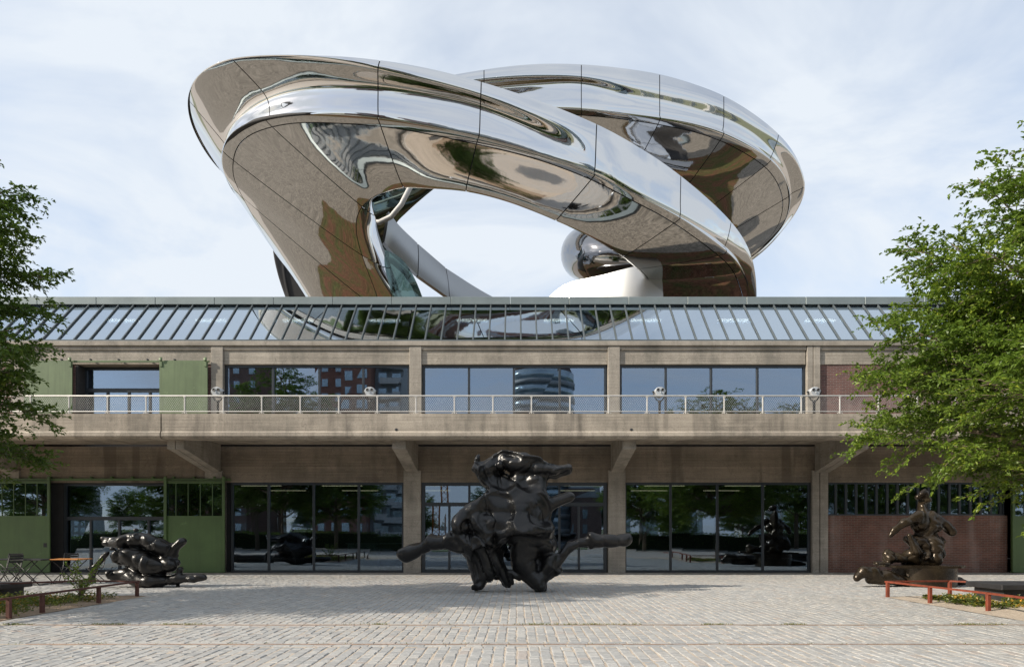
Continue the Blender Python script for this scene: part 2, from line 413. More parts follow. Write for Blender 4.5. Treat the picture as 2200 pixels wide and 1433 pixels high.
def quaymat():
    b = NB('quay_setts'); 
    t = b.n('ShaderNodeTexBrick'); b.l(b.coord(rot=(0, 0, R(90))), t.inputs['Vector'])
    t.inputs['Scale'].default_value = 1.0; t.inputs['Brick Width'].default_value = 0.3; t.inputs['Row Height'].default_value = 0.148
    t.inputs['Mortar Size'].default_value = 0.010; t.inputs['Color1'].default_value = (0.29, 0.28, 0.265, 1); t.inputs['Color2'].default_value = (0.40, 0.375, 0.34, 1)
    t.inputs['Mortar'].default_value = (0.42, 0.32, 0.23, 1)
    n = b.noise(b.coord(), 0.35, 5, 0.6)
    c = b.mix(b.math('MULTIPLY', b.ramp(n, [(0.4, 0.0), (0.7, 1.0)]), 0.5), t.outputs[0], (0.40, 0.33, 0.26))
    b.pbsdf(c, 0.7, 0, b.bump(t.outputs[1], -0.4, 0.01), 0.4); return b.m
M_QUAY = quaymat()
def roofmat():
    b = NB('gravel_and_sedum'); v = b.coord(); g = b.noise(v, 9, 5, 0.8); s2 = b.noise(v, 0.8, 8, 0.72)
    sp = b.n('ShaderNodeSeparateXYZ'); b.l(v, sp.inputs[0])
    grav = b.ramp(g, [(0.36, (0.075, 0.068, 0.058)), (0.64, (0.325, 0.29, 0.245))])
    sed = b.mix(b.ramp(s2, [(0.42, 0.0), (0.60, 1.0)]), (0.125, 0.060, 0.036), (0.070, 0.075, 0.026))
    edge = b.math('ADD', sp.outputs[1], b.math('MULTIPLY', b.math('SUBTRACT', b.noise(v, 0.3, 3), 0.5), 0.6))
    ex = b.math('ADD', b.math('ABSOLUTE', b.math('SUBTRACT', sp.outputs[0], 1.5)), b.math('MULTIPLY', b.math('SUBTRACT', b.noise(v, 0.25, 4), 0.5), 3.0))
    sed = b.mix(0.55, sed, b.ramp(b.noise(v, 5.0, 6, 0.8), [(0.36, 0.05), (0.66, 0.95)]), 'OVERLAY')
    c = b.mix(b.math('MULTIPLY', b.math('GREATER_THAN', edge, 32.3), b.math('LESS_THAN', ex, 16.6)), grav, sed)
    b.pbsdf(c, 0.95, 0, b.bump(g, 0.5, 0.04), 0.2); return b.m
M_ROOF = roofmat()
def watermat():
    b = NB('harbour_water'); v = b.coord((0.25, 0.6, 1)); n = b.noise(v, 1.0, 4, 0.6)
    b.pbsdf((0.03, 0.05, 0.05), 0.12, 0, b.bump(n, 0.3, 0.3)); return b.m
M_WATER = watermat()
M_TERRAIN = simple('river_bed', (0.14, 0.15, 0.08), 0.95, 0, 0.3, 0.05)
M_LAWN = simple('mown_grass', (0.075, 0.12, 0.03), 0.95, 0, 0.35, 1.5, 0.5)

# ------------------------------------------------------------------ ground
def sheet(name, x0, x1, y0, y1, z, mat, depth=0.0):
    m = MB().box(x0, x1, y0, y1, z - max(depth, 0.002), z)
    return tag(m.build(name, mat), kind='structure')
sheet('terrain', -3000, 3000, -3000, 3000, -3.6, M_TERRAIN)
sheet('harbour_water', -900, 900, -95, -21, -2.4, M_WATER, 0.4)
sheet('quay', -400, 400, -21, 420, -0.030, M_QUAY, 3.4)
sheet('far_bank', -900, 900, -700, -95, -1.2, M_TERRAIN, 2.3)
sheet('grass_verge', -200, 200, -17.5, -12.5, 0.02, M_LAWN, 0.049)

WALL = 25.30
# sett paving (real stones in the visible forecourt)
PAVE_Y0, PAVE_Y1 = 6.2, 24.95
RAIL1, RAIL2 = 11.30, 9.36
BED_L = [(-8.85, 16.35), (-10.6, 16.65), (-13.2, 14.5), (-15.5, 13.5), (-15.5, 8.6), (-9.0, 8.6)]
BED_R = [(8.70, 16.2), (10.4, 16.45), (15.5, 15.8), (15.5, 8.6), (8.75, 8.6)]
def inpoly(x, y, P):
    c = False; j = len(P) - 1
    for i in range(len(P)):
        if (P[i][1] > y) != (P[j][1] > y) and x < (P[j][0]-P[i][0])*(y-P[i][1])/(P[j][1]-P[i][1]) + P[i][0]: c = not c
        j = i
    return c
plaza = tag(MB().box(-19.5, 19.5, PAVE_Y0, PAVE_Y1, -0.029, -0.0075).build('forecourt', M_SAND), kind='structure')
def stone_geo(x0, x1, y0, y1, r):
    b = 0.012; h = r.uniform(-0.004, 0.004); tx = r.uniform(-0.003, 0.003); ty = r.uniform(-0.003, 0.003)
    xm, ym = (x0+x1)/2, (y0+y1)/2
    jx = [r.uniform(-0.005, 0.005) for _ in range(8)]
    o = [(x0+jx[0], y0+jx[1]), (x1+jx[2], y0+jx[3]), (x1+jx[4], y1+jx[5]), (x0+jx[6], y1+jx[7])]
    i = [(o[0][0]+b, o[0][1]+b), (o[1][0]-b, o[1][1]+b), (o[2][0]-b, o[2][1]-b), (o[3][0]+b, o[3][1]-b)]
    v = [(p[0], p[1], -0.0125) for p in o] + [(p[0], p[1], -0.006 + h) for p in o] + \
        [(p[0], p[1], h + tx*(1 if p[0] > xm else -1) + ty*(1 if p[1] > ym else -1)) for p in i]
    f = [(8,9,10,11)] + [(4+k, 4+(k+1) % 4, 8+(k+1) % 4, 8+k) for k in range(4)] + [(k, (k+1) % 4, 4+(k+1) % 4, 4+k) for k in range(4)]
    return v, f
rr = random.Random(3)
stones = []
pitch = 0.148
def lay(x0, x1, y0, y1):
    xm, ym = (x0+x1)/2, (y0+y1)/2
    if abs(xm) > ym*0.765 + 0.5: return
    if inpoly(xm, ym, BED_L) or inpoly(xm, ym, BED_R): return
    v, f = stone_geo(x0, x1, y0, y1, rr)
    t = rr.random(); t = t*0.84 if rr.random() < 0.93 else 0.86 + 0.14*rr.random()
    stones.append((ym + abs(xm)*0.15, v, f, t))
for k in range(-128, 129):
    xc = (k + 0.5)*pitch
    y = PAVE_Y0 + rr.random()*0.3
    drift = 0
    while y < PAVE_Y1 - 0.12:
        ln = rr.uniform(0.14, 0.27)
        y1 = y + ln
        hit = None
        for ry in (RAIL1, RAIL2):
            if y1 > ry - 0.20 and y < ry + 0.20: hit = ry
        if hit:
            if hit - 0.20 - y > 0.10: y1 = hit - 0.20
            else: y = hit + 0.20; continue
        y1 = min(y1, PAVE_Y1 - 0.02)
        wj = 0.015 + 0.007*rr.random(); ox = rr.uniform(-0.006, 0.006)
        lay(xc - pitch/2 + wj/2 + ox, xc + pitch/2 - wj/2 + ox, y + 0.003, y1 - 0.004)
        y = y1
for ry in (RAIL1, RAIL2):      # stretcher stones each side of the rails
    for s in (-1, 1):
        x = -9.5 - rr.random()*0.2
        while x < 9.5:
            ln = rr.uniform(0.22, 0.34)
            ya, yb = (ry - 0.19, ry - 0.055) if s < 0 else (ry + 0.055 + (0.05 if ry == RAIL1 else 0), ry + 0.19)
            lay(x, x + ln - 0.01, ya, yb); x += ln
stones.sort(key=lambda q: q[0])
near, rest = stones[:300], stones[300:]
for _, v, f, t in near:
    c = np.mean(np.array(v), axis=0); vv = np.array(v) - c
    place('paving_stone', np_mesh('paving_stone', vv, np.array(f), M_STONE, False, np.full(len(v), t)), plaza, tuple(c))
nv = len(rest[0][1])
V = np.concatenate([np.array(q[1]) for q in rest]); Fb = np.array(rest[0][2])
FF = (Fb[None] + (np.arange(len(rest))*nv)[:, None, None]).reshape(-1, 4)
o = place('paving_stones', np_mesh('paving_stones', V, FF, M_STONE, False, np.repeat([q[3] for q in rest], nv)), plaza)
o['kind'] = 'stuff'

def rail_profile(name, x0, x1, y, label):
    m = MB().prism([(y-0.018, -0.0115), (y+0.018, -0.0115), (y+0.018, -0.002), (y+0.014, 0.002), (y-0.014, 0.002), (y-0.018, -0.002)], 'x', x0, x1)
    return tag(m.build(name, M_RAILST), label, 'rail')
rail_profile('crane_rail', wx(57, RAIL1), 9.4, RAIL1, 'rusty steel track rail set in the paving, farther from the camera, grass beside it')
rail_profile('crane_rail', wx(57, RAIL2), 9.0, RAIL2, 'rusty steel track rail set in the paving, the one nearer the camera')
rail_profile('crane_rail', -10.5, wx(53, 10.6), 10.6, 'short stub of rusty track rail at the left edge of the paving')

def tuft_field(name, pts, mat, h=0.05, n=7, w=0.008, spread=0.03):
    vs = []; fs = []; ts = []
    for (x, y, z, sc_) in pts:
        for _ in range(n):
            a = rng.uniform(0, 6.28); l = h*sc_*rng.uniform(0.5, 1.2); bx, by = x + rng.normal(0, spread), y + rng.normal(0, spread*0.6)
            dx, dy = math.cos(a), math.sin(a); lean = rng.uniform(0.2, 0.9)*l
            b = len(vs)
            vs += [(bx - dy*w, by + dx*w, z), (bx + dy*w, by - dx*w, z), (bx + dx*lean*.5 + dy*w*.6, by + dy*lean*.5 - dx*w*.6, z + l*.65), (bx + dx*lean, by + dy*lean, z + l)]
            fs.append((b, b+1, b+2, b+3)); ts += [rng.random()]*4
    return place(name, np_mesh(name, np.array(vs), np.array(fs), mat, False, np.array(ts)))
pts = []
for _ in range(520):
    x = rng.uniform(-9, 9)
    if math.sin(x*1.9) + math.sin(x*0.7 + 1) + math.sin(x*4.3) > 0.35: pts.append((x, RAIL1 + 0.075 + rng.normal(0, 0.02), -0.012, 1))
for _ in range(70):
    pts.append((rng.uniform(-8, 8), RAIL2 + 0.045, -0.012, 0.7))
tag(tuft_field('joint_grass', pts, M_GRASS, 0.035, 8, 0.006, 0.05), kind='stuff')

# ------------------------------------------------------------------ museum building
museum = empty('museum_building', (0, WALL, 0))
tag(museum, 'long concrete warehouse museum with glazed sloping rooflight and cantilevered balcony', 'building')
def wX(px): return (px - CX) / (F / WALL)
def wZ(py): return CH + (HY - py) / (F / WALL)
XL, XR = -48.0, 48.0
Z_CORN = wZ(734); Z_HEAD = wZ(783); Z_LOW = wZ(1036); FLOOR2 = 4.92
PIL = [893 + 425.6*k for k in range(-4, 6)]
# cornice + upper beam, pilasters
MB().cbox(XL, XR, WALL - 0.10, WALL + 0.55, wZ(744), Z_CORN, 0.015).build('cornice', M_CONC2, museum)
for i in range(len(PIL)-1):
    a, b_ = wX(PIL[i] + 12.8), wX(PIL[i+1] - 12.8)
    m = MB().cbox(a, b_, WALL + 0.02, WALL + 0.42, Z_HEAD, wZ(752), 0.012)
    m.box(a, b_, WALL - 0.03, WALL + 0.42, wZ(752), wZ(744) - 0.002)
    m.build('lintel_beam', M_CONC, museum)
for p in PIL:
    x = wX(p)
    if abs(p - 1744) < 3:      # expansion joint: two half pilasters
        MB().cbox(wX(1733), wX(1746) - 0.012, WALL - 0.06, WALL + 0.45, FLOOR2, wZ(744) - 0.003, 0.012).build('pilaster', M_CONC2, museum)
        MB().cbox(wX(1746) + 0.012, wX(1761), WALL - 0.06, WALL + 0.45, FLOOR2, wZ(744) - 0.003, 0.012).build('pilaster', M_CONC2, museum)
    else:
        MB().cbox(x - 0.222, x + 0.222, WALL - 0.06, WALL + 0.45, FLOOR2, wZ(744) - 0.003, 0.012).build('pilaster', M_CONC2, museum)
# lower wall beam and piers
BR = [-18.7, -11.2, -3.86, 3.70, 11.28, 18.9]          # bracket lines
PIER = [(x - 0.32, x + 0.32) for x in BR]
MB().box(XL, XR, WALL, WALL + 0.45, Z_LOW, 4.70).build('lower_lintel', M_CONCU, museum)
for (a, b_) in PIER:
    if 10 < a < 12:
        MB().cbox(wX(1743), wX(1759) - 0.015, WALL - 0.10, WALL + 0.40, 0, 3.82, 0.012).build('pier', M_CONC2, museum)
        MB().cbox(wX(1759) + 0.015, wX(1777), WALL - 0.10, WALL + 0.40, 0, 3.82, 0.012).build('pier', M_CONC2, museum)
    else:
        MB().cbox(a, b_, WALL - 0.10, WALL + 0.40, 0, 3.82, 0.012).build('pier', M_CONC2, museum)
MB().box(XL, XR, WALL - 0.34, WALL + 0.5, -0.025, 0.035).build('plinth', M_CONC2, museum)
# balcony
BF = 22.0
def bX(px): return wx(px, BF)
zt, zb = wz(888, BF), wz(942, BF)
prof = [(BF, zt), (BF, wz(926, BF)), (BF - 0.05, wz(930, BF)), (BF - 0.06, wz(937, BF)), (BF + 0.02, zb), (BF + 0.5, zb), (BF + 0.62, zb + 0.22), (WALL - 0.11, zb + 0.22), (WALL - 0.11, FLOOR2 - 0.01), (BF + 0.3, FLOOR2 - 0.01), (BF + 0.3, zt)]
for a, b_ in ((XL, bX(346) - 0.02), (bX(346) + 0.02, bX(1863) - 0.02), (bX(1863) + 0.02, XR)):
    MB().prism(prof, 'x', a, b_).build('balcony_slab', M_CONCB, museum)
for px in (851, 1356): 
    MB().lathe([(0.0, -0.012), (0.045, -0.012), (0.045, 0.02)], (bX(px), BF, wz(926, BF) + 0.05), 12, 'y').build('drain_hole', M_DARK, museum)
# brackets
for x in BR:
    dbl = abs(abs(x) - 11.2) < 0.3
    def one(a, b_):
        p = [(WALL - 0.09, zb + 0.215), (WALL - 0.09, 3.74), (BF + 0.62, 4.24), (BF + 0.40, 4.26), (BF + 0.40, zb - 0.005), (BF + 0.515, zb - 0.005), (BF + 0.63, zb + 0.215)]
        return MB().prism(p, 'x', a, b_).build('bracket', M_CONC2, museum)
    if dbl: one(x - 0.27, x - 0.015); one(x + 0.015, x + 0.27)
    else: one(x - 0.225, x + 0.225)
# balcony railing
rl = empty('balcony_railing', (0, BF + 0.15, zt), museum)
RZ = wz(850.5, BF + 0.15); RY = BF + 0.15
MB().tube([(XL, RY, RZ), (XR, RY, RZ)], 0.026, 8).build('handrail', M_WHITE, rl)
MB().tube([(XL, RY, zt + 0.085), (XR, RY, zt + 0.085)], 0.017, 6).build('bottom_rail', M_WHITE, rl)
mp = MB().cbox(-0.022, 0.022, -0.018, 0.018, 0, RZ - zt - 0.01, 0.008)
mp.cbox(-0.09, -0.055, -0.04, 0.04, 0.0, 0.03, 0.006).cbox(0.055, 0.09, -0.04, 0.04, 0.0, 0.03, 0.006)
mp.tube([(-0.07, 0, 0.03), (0.0, 0, 0.10), (0.07, 0, 0.03)], 0.012, 5).cbox(-0.04, 0.04, -0.03, 0.03, RZ - zt - 0.055, RZ - zt - 0.02, 0.01)
pm = mp.mesh('post', M_WHITE)
for k in range(-10, 40):
    place('post', pm, rl, (wx(65.6 + 82.8*k, RY), RY, zt))
mw = MB(); hgt = RZ - zt - 0.12; step = 0.062; za = zt + 0.09
x = -24.0
while x < 24.0:
    for d in (1, -1):
        a = (x, RY + 0.004*d, za); b_ = (x + d*hgt*0.62, RY + 0.004*d, za + hgt)
        r = 0.0026
        mw.add([(a[0]-r, a[1], a[2]), (a[0]+r, a[1], a[2]), (b_[0]+r, b_[1], b_[2]), (b_[0]-r, b_[1], b_[2]),
                (a[0], a[1]+r, a[2]), (b_[0], b_[1]+r, b_[2])], [(0,1,2,3), (0,4,5,3), (1,4,5,2)])
    x += step
o = mw.build('wire_mesh', M_GALV, rl); o['kind'] = 'stuff'

def glazing(name, x0, x1, z0, z1, y, mull, transoms=(), gmat=None, fw=0.085, lows=(), fmat=None, parent=None, depth=0.14):
    """window thing-part: frame, mullions, panes"""
    w = empty(name, ((x0+x1)/2, y, z0), parent or museum)
    fm = fmat or M_FRAME; gm = gmat or M_GLASS
    m = MB().box(x0, x1, y, y+depth, z1-fw, z1).box(x0, x1, y, y+depth, z0, z0+fw)
    m.box(x0, x0+fw, y+0.002, y+depth-0.002, z0+fw, z1-fw).box(x1-fw, x1, y+0.002, y+depth-0.002, z0+fw, z1-fw)
    m.build('frame', fm, w)
    levels = [z0+fw] + [t for t in transoms] + [z1-fw]
    for t in transoms:
        MB().cbox(x0+fw, x1-fw, y+0.006, y+depth-0.01, t-0.07, t+0.07, 0.008).build('transom', fm, w)
    for li in range(len(levels)-1):
        a = levels[li] + (0.07 if li > 0 else 0); b_ = levels[li+1] - (0.07 if li < len(levels)-2 else 0)
        ms = sorted(lows if (lows and li == 0) else mull)
        xs = [x0+fw] + list(ms) + [x1-fw]
        for q in ms:
            MB().cbox(q-0.042, q+0.042, y+0.008, y+depth-0.012, a, b_, 0.006).build('mullion', fm, w)
        for k in range(len(xs)-1):
            l_ = xs[k] + (0.043 if k > 0 else 0.0); r_ = xs[k+1] - (0.043 if k < len(xs)-2 else 0.0)
            jm = MB().box(l_, r_, y+0.055, y+0.075, a, b_); j4 = [random.uniform(-0.006, 0.006) for _ in range(4)]
            jm.v = [(p[0], p[1] + j4[(0 if p[0] < (l_+r_)/2 else 1) + (0 if p[2] < (a+b_)/2 else 2)], p[2]) for p in jm.v]; jm.build('pane', gm, w)
    return w
# upper windows
for (a, b_, ms) in ((481, 880, (584, 684, 779)), (907, 1304, (1007, 1104, 1203)), (1332, 1733, (1432, 1530, 1630))):
    glazing('window', wX(a), wX(b_), FLOOR2, Z_HEAD - 0.003, WALL + 0.10, [wX(q) for q in ms], gmat=M_GLASSU)
# upper left bay: recessed glazing behind sliding doors
glazing('window', wX(166), wX(346), FLOOR2, wZ(783) - 0.004, WALL + 0.42, [], (wZ(833),), M_GLASSU, lows=[wX(216), wX(262), wX(308)])
def slide_upper(a, b_):
    d = empty('sliding_door', (wX((a+b_)/2), WALL - 0.1, FLOOR2), museum)
    m = MB(); n = 1
    for k in range(n):
        x0 = wX(a + (b_-a)*k/n); x1 = wX(a + (b_-a)*(k+1)/n)
        m.cbox(x0 + 0.002, x1 - 0.002, WALL - 0.16, WALL - 0.115, FLOOR2 + 0.04, wZ(779), 0.004)
    m.build('door_panel', M_GREENU, d)
    for px in (a + 4, b_ - 4):
        m = MB().cbox(wX(px) - 0.045, wX(px) + 0.045, WALL - 0.19, WALL - 0.161, wZ(790), wZ(770), 0.008)
        m.lathe([(0.0, -0.03), (0.06, -0.03), (0.06, 0.0)], (wX(px), WALL - 0.19, wZ(775)), 12, 'y')
        m.build('hanger', M_GREENU, d)
slide_upper(58, 161); slide_upper(347, 450)
MB().cbox(wX(56), wX(452), WALL - 0.114, WALL - 0.062, wZ(780), wZ(776), 0.006).build('door_track', M_GREENU, museum)
for px in (94, 136, 198, 258, 320, 378):
    MB().cbox(wX(px) - 0.03, wX(px) + 0.03, WALL - 0.13, WALL - 0.03, wZ(776) + 0.01, wZ(772.5), 0.008).build('track_bolt', M_FRAME, museum)
# brick infill of upper bays
BK = empty('brick_infill', (0, WALL, FLOOR2), museum)
for a, b_ in ((wX(PIL[0]), wX(PIL[2] - 12.8)), (wX(481 - 25 + 0) - 0.12, wX(456)), (wX(1761), XR)):
    MB().box(a, b_, WALL + 0.05, WALL + 0.35, FLOOR2, Z_HEAD - 0.002).build('brick_panel', M_BRICKU, BK)
MB().box(wX(60), wX(166), WALL + 0.05, WALL + 0.35, FLOOR2, Z_HEAD - 0.002).build('brick_panel', M_BRICKU, BK)
MB().box(wX(346), wX(449), WALL + 0.052, WALL + 0.35, FLOOR2, Z_HEAD - 0.002).build('brick_panel', M_BRICKU, BK)
MB().box(wX(161), wX(166)+0.01, WALL + 0.045, WALL + 0.6, FLOOR2, Z_HEAD - 0.004).build('reveal', M_DARK, museum)

# lower windows
zl = 0.036
glazing('window', wX(495), wX(868), zl, Z_LOW - 0.003, WALL + 0.03, [wX(q) for q in (576, 673, 770)])
glazing('entrance', wX(906), wX(1304), zl, Z_LOW - 0.003, WALL + 0.03, [wX(q) for q in (1008, 1104, 1202)], (wZ(1083),), lows=[wX(q) for q in (965, 1008, 1056, 1104, 1152, 1202, 1244)], fw=0.12)
glazing('window', wX(1341), wX(1742), zl, Z_LOW - 0.003, WALL + 0.03, [wX(q) for q in (1441.6, 1542, 1640)])
# lower right bay: brick with strip window, then green door
MB().box(wX(1778), wX(2166), WALL + 0.05, WALL + 0.35, 0.036, wZ(1107)).build('brick_panel', M_BRICK, museum)
glazing('strip_window', wX(1778), wX(2160), wZ(1107) + 0.003, Z_LOW - 0.003, WALL + 0.06, [wX(q) for q in (1798, 1820, 1842, 1863, 1886, 1909, 1931, 1953, 1975, 1998, 2020, 2043, 2065, 2088, 2110, 2132, 2154)], fw=0.05)
# green sliding doors, ground floor
def slide_lower(a, b_, posts, glass_bars):
    d = empty('sliding_door', (wX((a+b_)/2), WALL - 0.15, 0.04), museum)
    x0, x1 = wX(a), wX(b_); zg = wZ(1108); zu = wZ(1039)
    MB().cbox(x0, x1, WALL - 0.19, WALL - 0.13, 0.045, zg, 0.006).build('door_panel', M_GREEN, d)
    m = MB().box(x0, x1, WALL - 0.19, WALL - 0.13, zu, wZ(1034))
    m.box(x0, x0 + 0.05, WALL - 0.19, WALL - 0.13, zg + 0.001, zu - 0.001).box(x1 - 0.05, x1, WALL - 0.19, WALL - 0.13, zg + 0.001, zu - 0.001)
    m.build('door_frame', M_GREEN, d)
    for k in range(1, glass_bars):
        q = x0 + (x1-x0)*k/glass_bars
        MB().box(q - 0.012, q + 0.012, WALL - 0.185, WALL - 0.135, zg + 0.001, zu - 0.001).build('glazing_bar', M_GREEN, d)
    MB().box(x0 + 0.05, x1 - 0.05, WALL - 0.165, WALL - 0.15, zg + 0.001, zu - 0.001).build('pane', M_GLASS, d)
    for px in posts:
        m = MB().cbox(wX(px) - 0.05, wX(px) + 0.05, WALL - 0.26, WALL - 0.192, 0.06, wZ(1024), 0.01)
        m.build('door_post', M_GREEN, d)
    if a < 100: MB().box(x1 - 0.18, x1 - 0.05, WALL - 0.205, WALL - 0.191, wZ(1175), wZ(1166)).build('handle', M_BLACKST, d)
slide_lower(357, 487, (362, 486), 5)
slide_lower(-13, 112, (114, -10), 5)
slide_lower(2166, 2300, (2168,), 5)
for a, b_ in ((-120, 498), (2160, 2400)):
    MB().cbox(wX(a), wX(b_), WALL - 0.125, WALL - 0.07, wZ(1033), wZ(1028), 0.006).build('door_track', M_GREEN, museum)
    px = a + 12
    while px < b_:
        MB().cbox(wX(px) - 0.03, wX(px) + 0.03, WALL - 0.16, WALL - 0.02, wZ(1028) + 0.004, wZ(1024), 0.006).build('track_bolt', M_GREEN, museum); px += 44
glazing('window', wX(126), wX(362), zl, Z_LOW - 0.004, WALL + 0.28, [], (wZ(1113),), lows=[wX(q) for q in (184, 246, 310)], fw=0.1)
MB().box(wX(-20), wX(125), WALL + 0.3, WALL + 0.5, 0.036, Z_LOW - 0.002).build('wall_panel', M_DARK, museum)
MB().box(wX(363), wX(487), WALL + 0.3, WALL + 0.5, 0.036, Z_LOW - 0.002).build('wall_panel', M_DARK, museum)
MB().box(XL, wX(-21), WALL + 0.06, WALL + 0.4, 0.036, Z_LOW - 0.002).build('brick_panel', M_BRICK, museum)
MB().box(wX(2301), XR, WALL + 0.06, WALL + 0.4, 0.036, Z_LOW - 0.002).build('brick_panel', M_BRICK, museum)
# interior
ib = empty('interior', (0, 32, 0), museum)
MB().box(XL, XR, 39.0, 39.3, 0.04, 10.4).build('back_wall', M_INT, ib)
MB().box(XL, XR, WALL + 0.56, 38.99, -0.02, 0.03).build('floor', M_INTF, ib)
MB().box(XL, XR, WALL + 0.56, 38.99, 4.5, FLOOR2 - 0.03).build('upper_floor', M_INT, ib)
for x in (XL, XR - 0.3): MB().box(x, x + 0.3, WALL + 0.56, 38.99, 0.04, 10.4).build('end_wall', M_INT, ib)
lampm = MB().cbox(-0.6, 0.6, -0.06, 0.06, -0.045, 0.045, 0.01).mesh('tube', M_LAMP)
lampd = MB().cbox(-0.9, 0.9, -0.02, 0.02, -0.015, 0.015, 0.004).mesh('tube', M_LAMPD)
for k in range(-6, 7):      # attic lights seen through the rooflight
    place('ceiling_light', lampm, museum, (wx(1014 + 187*k, 27.05), 27.05, wz(688, 27.05)))
for k in range(-3, 4):      # shop floor lights
    for yy in (30.5, 34.0): place('ceiling_light', lampd, museum, (k*3.6 + (0.8 if yy < 28 else -0.6), yy, 3.25 if yy < 28 else 3.6))
# rooflight
SKT_Y = WALL / 0.9275
sk = empty('rooflight', (0, WALL, Z_CORN), museum)
zA, zB = Z_CORN + 0.02, wz(657, SKT_Y)
yA = WALL + 0.05
sp = 34.4 / (F / WALL)
slope = math.atan2(zB - zA, SKT_Y - yA); Ls = math.hypot(zB - zA, SKT_Y - yA)
mbar = MB().cbox(-0.027, 0.027, 0, Ls, -0.03, 0.07, 0.008).mesh('glazing_bar', M_BAR)
mpan = MB().box(-sp/2 + 0.03, sp/2 - 0.03, 0.02, Ls - 0.01, -0.005, 0.015).mesh('pane', M_GLASSR)
for k in range(-30, 96):
    x = wX(18.3 + 34.4*k)
    if x < XL + 0.5 or x > XR - 0.5: continue
    place('glazing_bar', mbar, sk, (x, yA, zA), (slope, 0, 0))
    place('pane', mpan, sk, (x + sp/2, yA, zA), (slope, 0, 0))
MB().cbox(XL, XR, yA - 0.06, yA + 0.04, zA - 0.018, zA + 0.06, 0.01).build('sill', M_BAR, sk)
# fascia and roof
FZ0, FZ1 = wz(655, SKT_Y - 0.05), wz(638.5, SKT_Y - 0.05)
MB().box(XL, XR, SKT_Y - 0.02, SKT_Y + 0.10, zB - 0.12, FZ0 + 0.05).build('head_frame', M_FRAME, sk)
k = -18
pw = 126.6 / F * SKT_Y
x = wx(209.7, SKT_Y) - 15*pw
while x < XR - pw:
    m = MB().cbox(x + 0.006, x + pw - 0.006, SKT_Y - 0.10, SKT_Y + 0.34, FZ0, FZ1, 0.012)
    m.build('fascia_panel', M_ZINC, museum); x += pw
tag(MB().box(XL, XR, SKT_Y + 0.12, 56.0, FZ0 - 0.20, FZ0 + 0.02).build('roof_deck', M_ROOF, museum))
ROOFZ = FZ0 + 0.02

# ------------------------------------------------------------------ mirror staircase
stair = empty('mirror_staircase', (0, 38, ROOFZ))
tag(stair, 'huge polished steel double spiral staircase twisting above the roof', 'staircase')
def cr(P, t):
    """Catmull-Rom through rows of P (n,...) at parameter array t in [0,n-1]"""
    n = len(P); i = np.clip(np.floor(t).astype(int), 0, n-2); u = (t - i)
    sh = (-1,) + (1,)*(P.ndim-1)
    g = lambda k: P[np.clip(k, 0, n-1)]
    p0, p1, p2, p3 = g(i-1), g(i), g(i+1), g(i+2)
    p0 = np.where((i == 0).reshape(sh), 2*p1 - p2, p0); p3 = np.where((i == n-2).reshape(sh), 2*p2 - p1, p3)
    u = u.reshape(sh)
    return 0.5*((2*p1) + (-p0+p2)*u + (2*p0-5*p1+4*p2-p3)*u**2 + (-p0+3*p1-3*p2+p3)*u**3)
def dense_rails(st, nu):
    P = np.array(st, dtype=float)       # stations x rails x 3
    t = np.linspace(0, len(P)-1, nu)
    return cr(P, t), t
def smooth_u(G, it=2):
    for _ in range(it):
        G[1:-1] = 0.25*G[:-2] + 0.5*G[1:-1] + 0.25*G[2:]
    return G
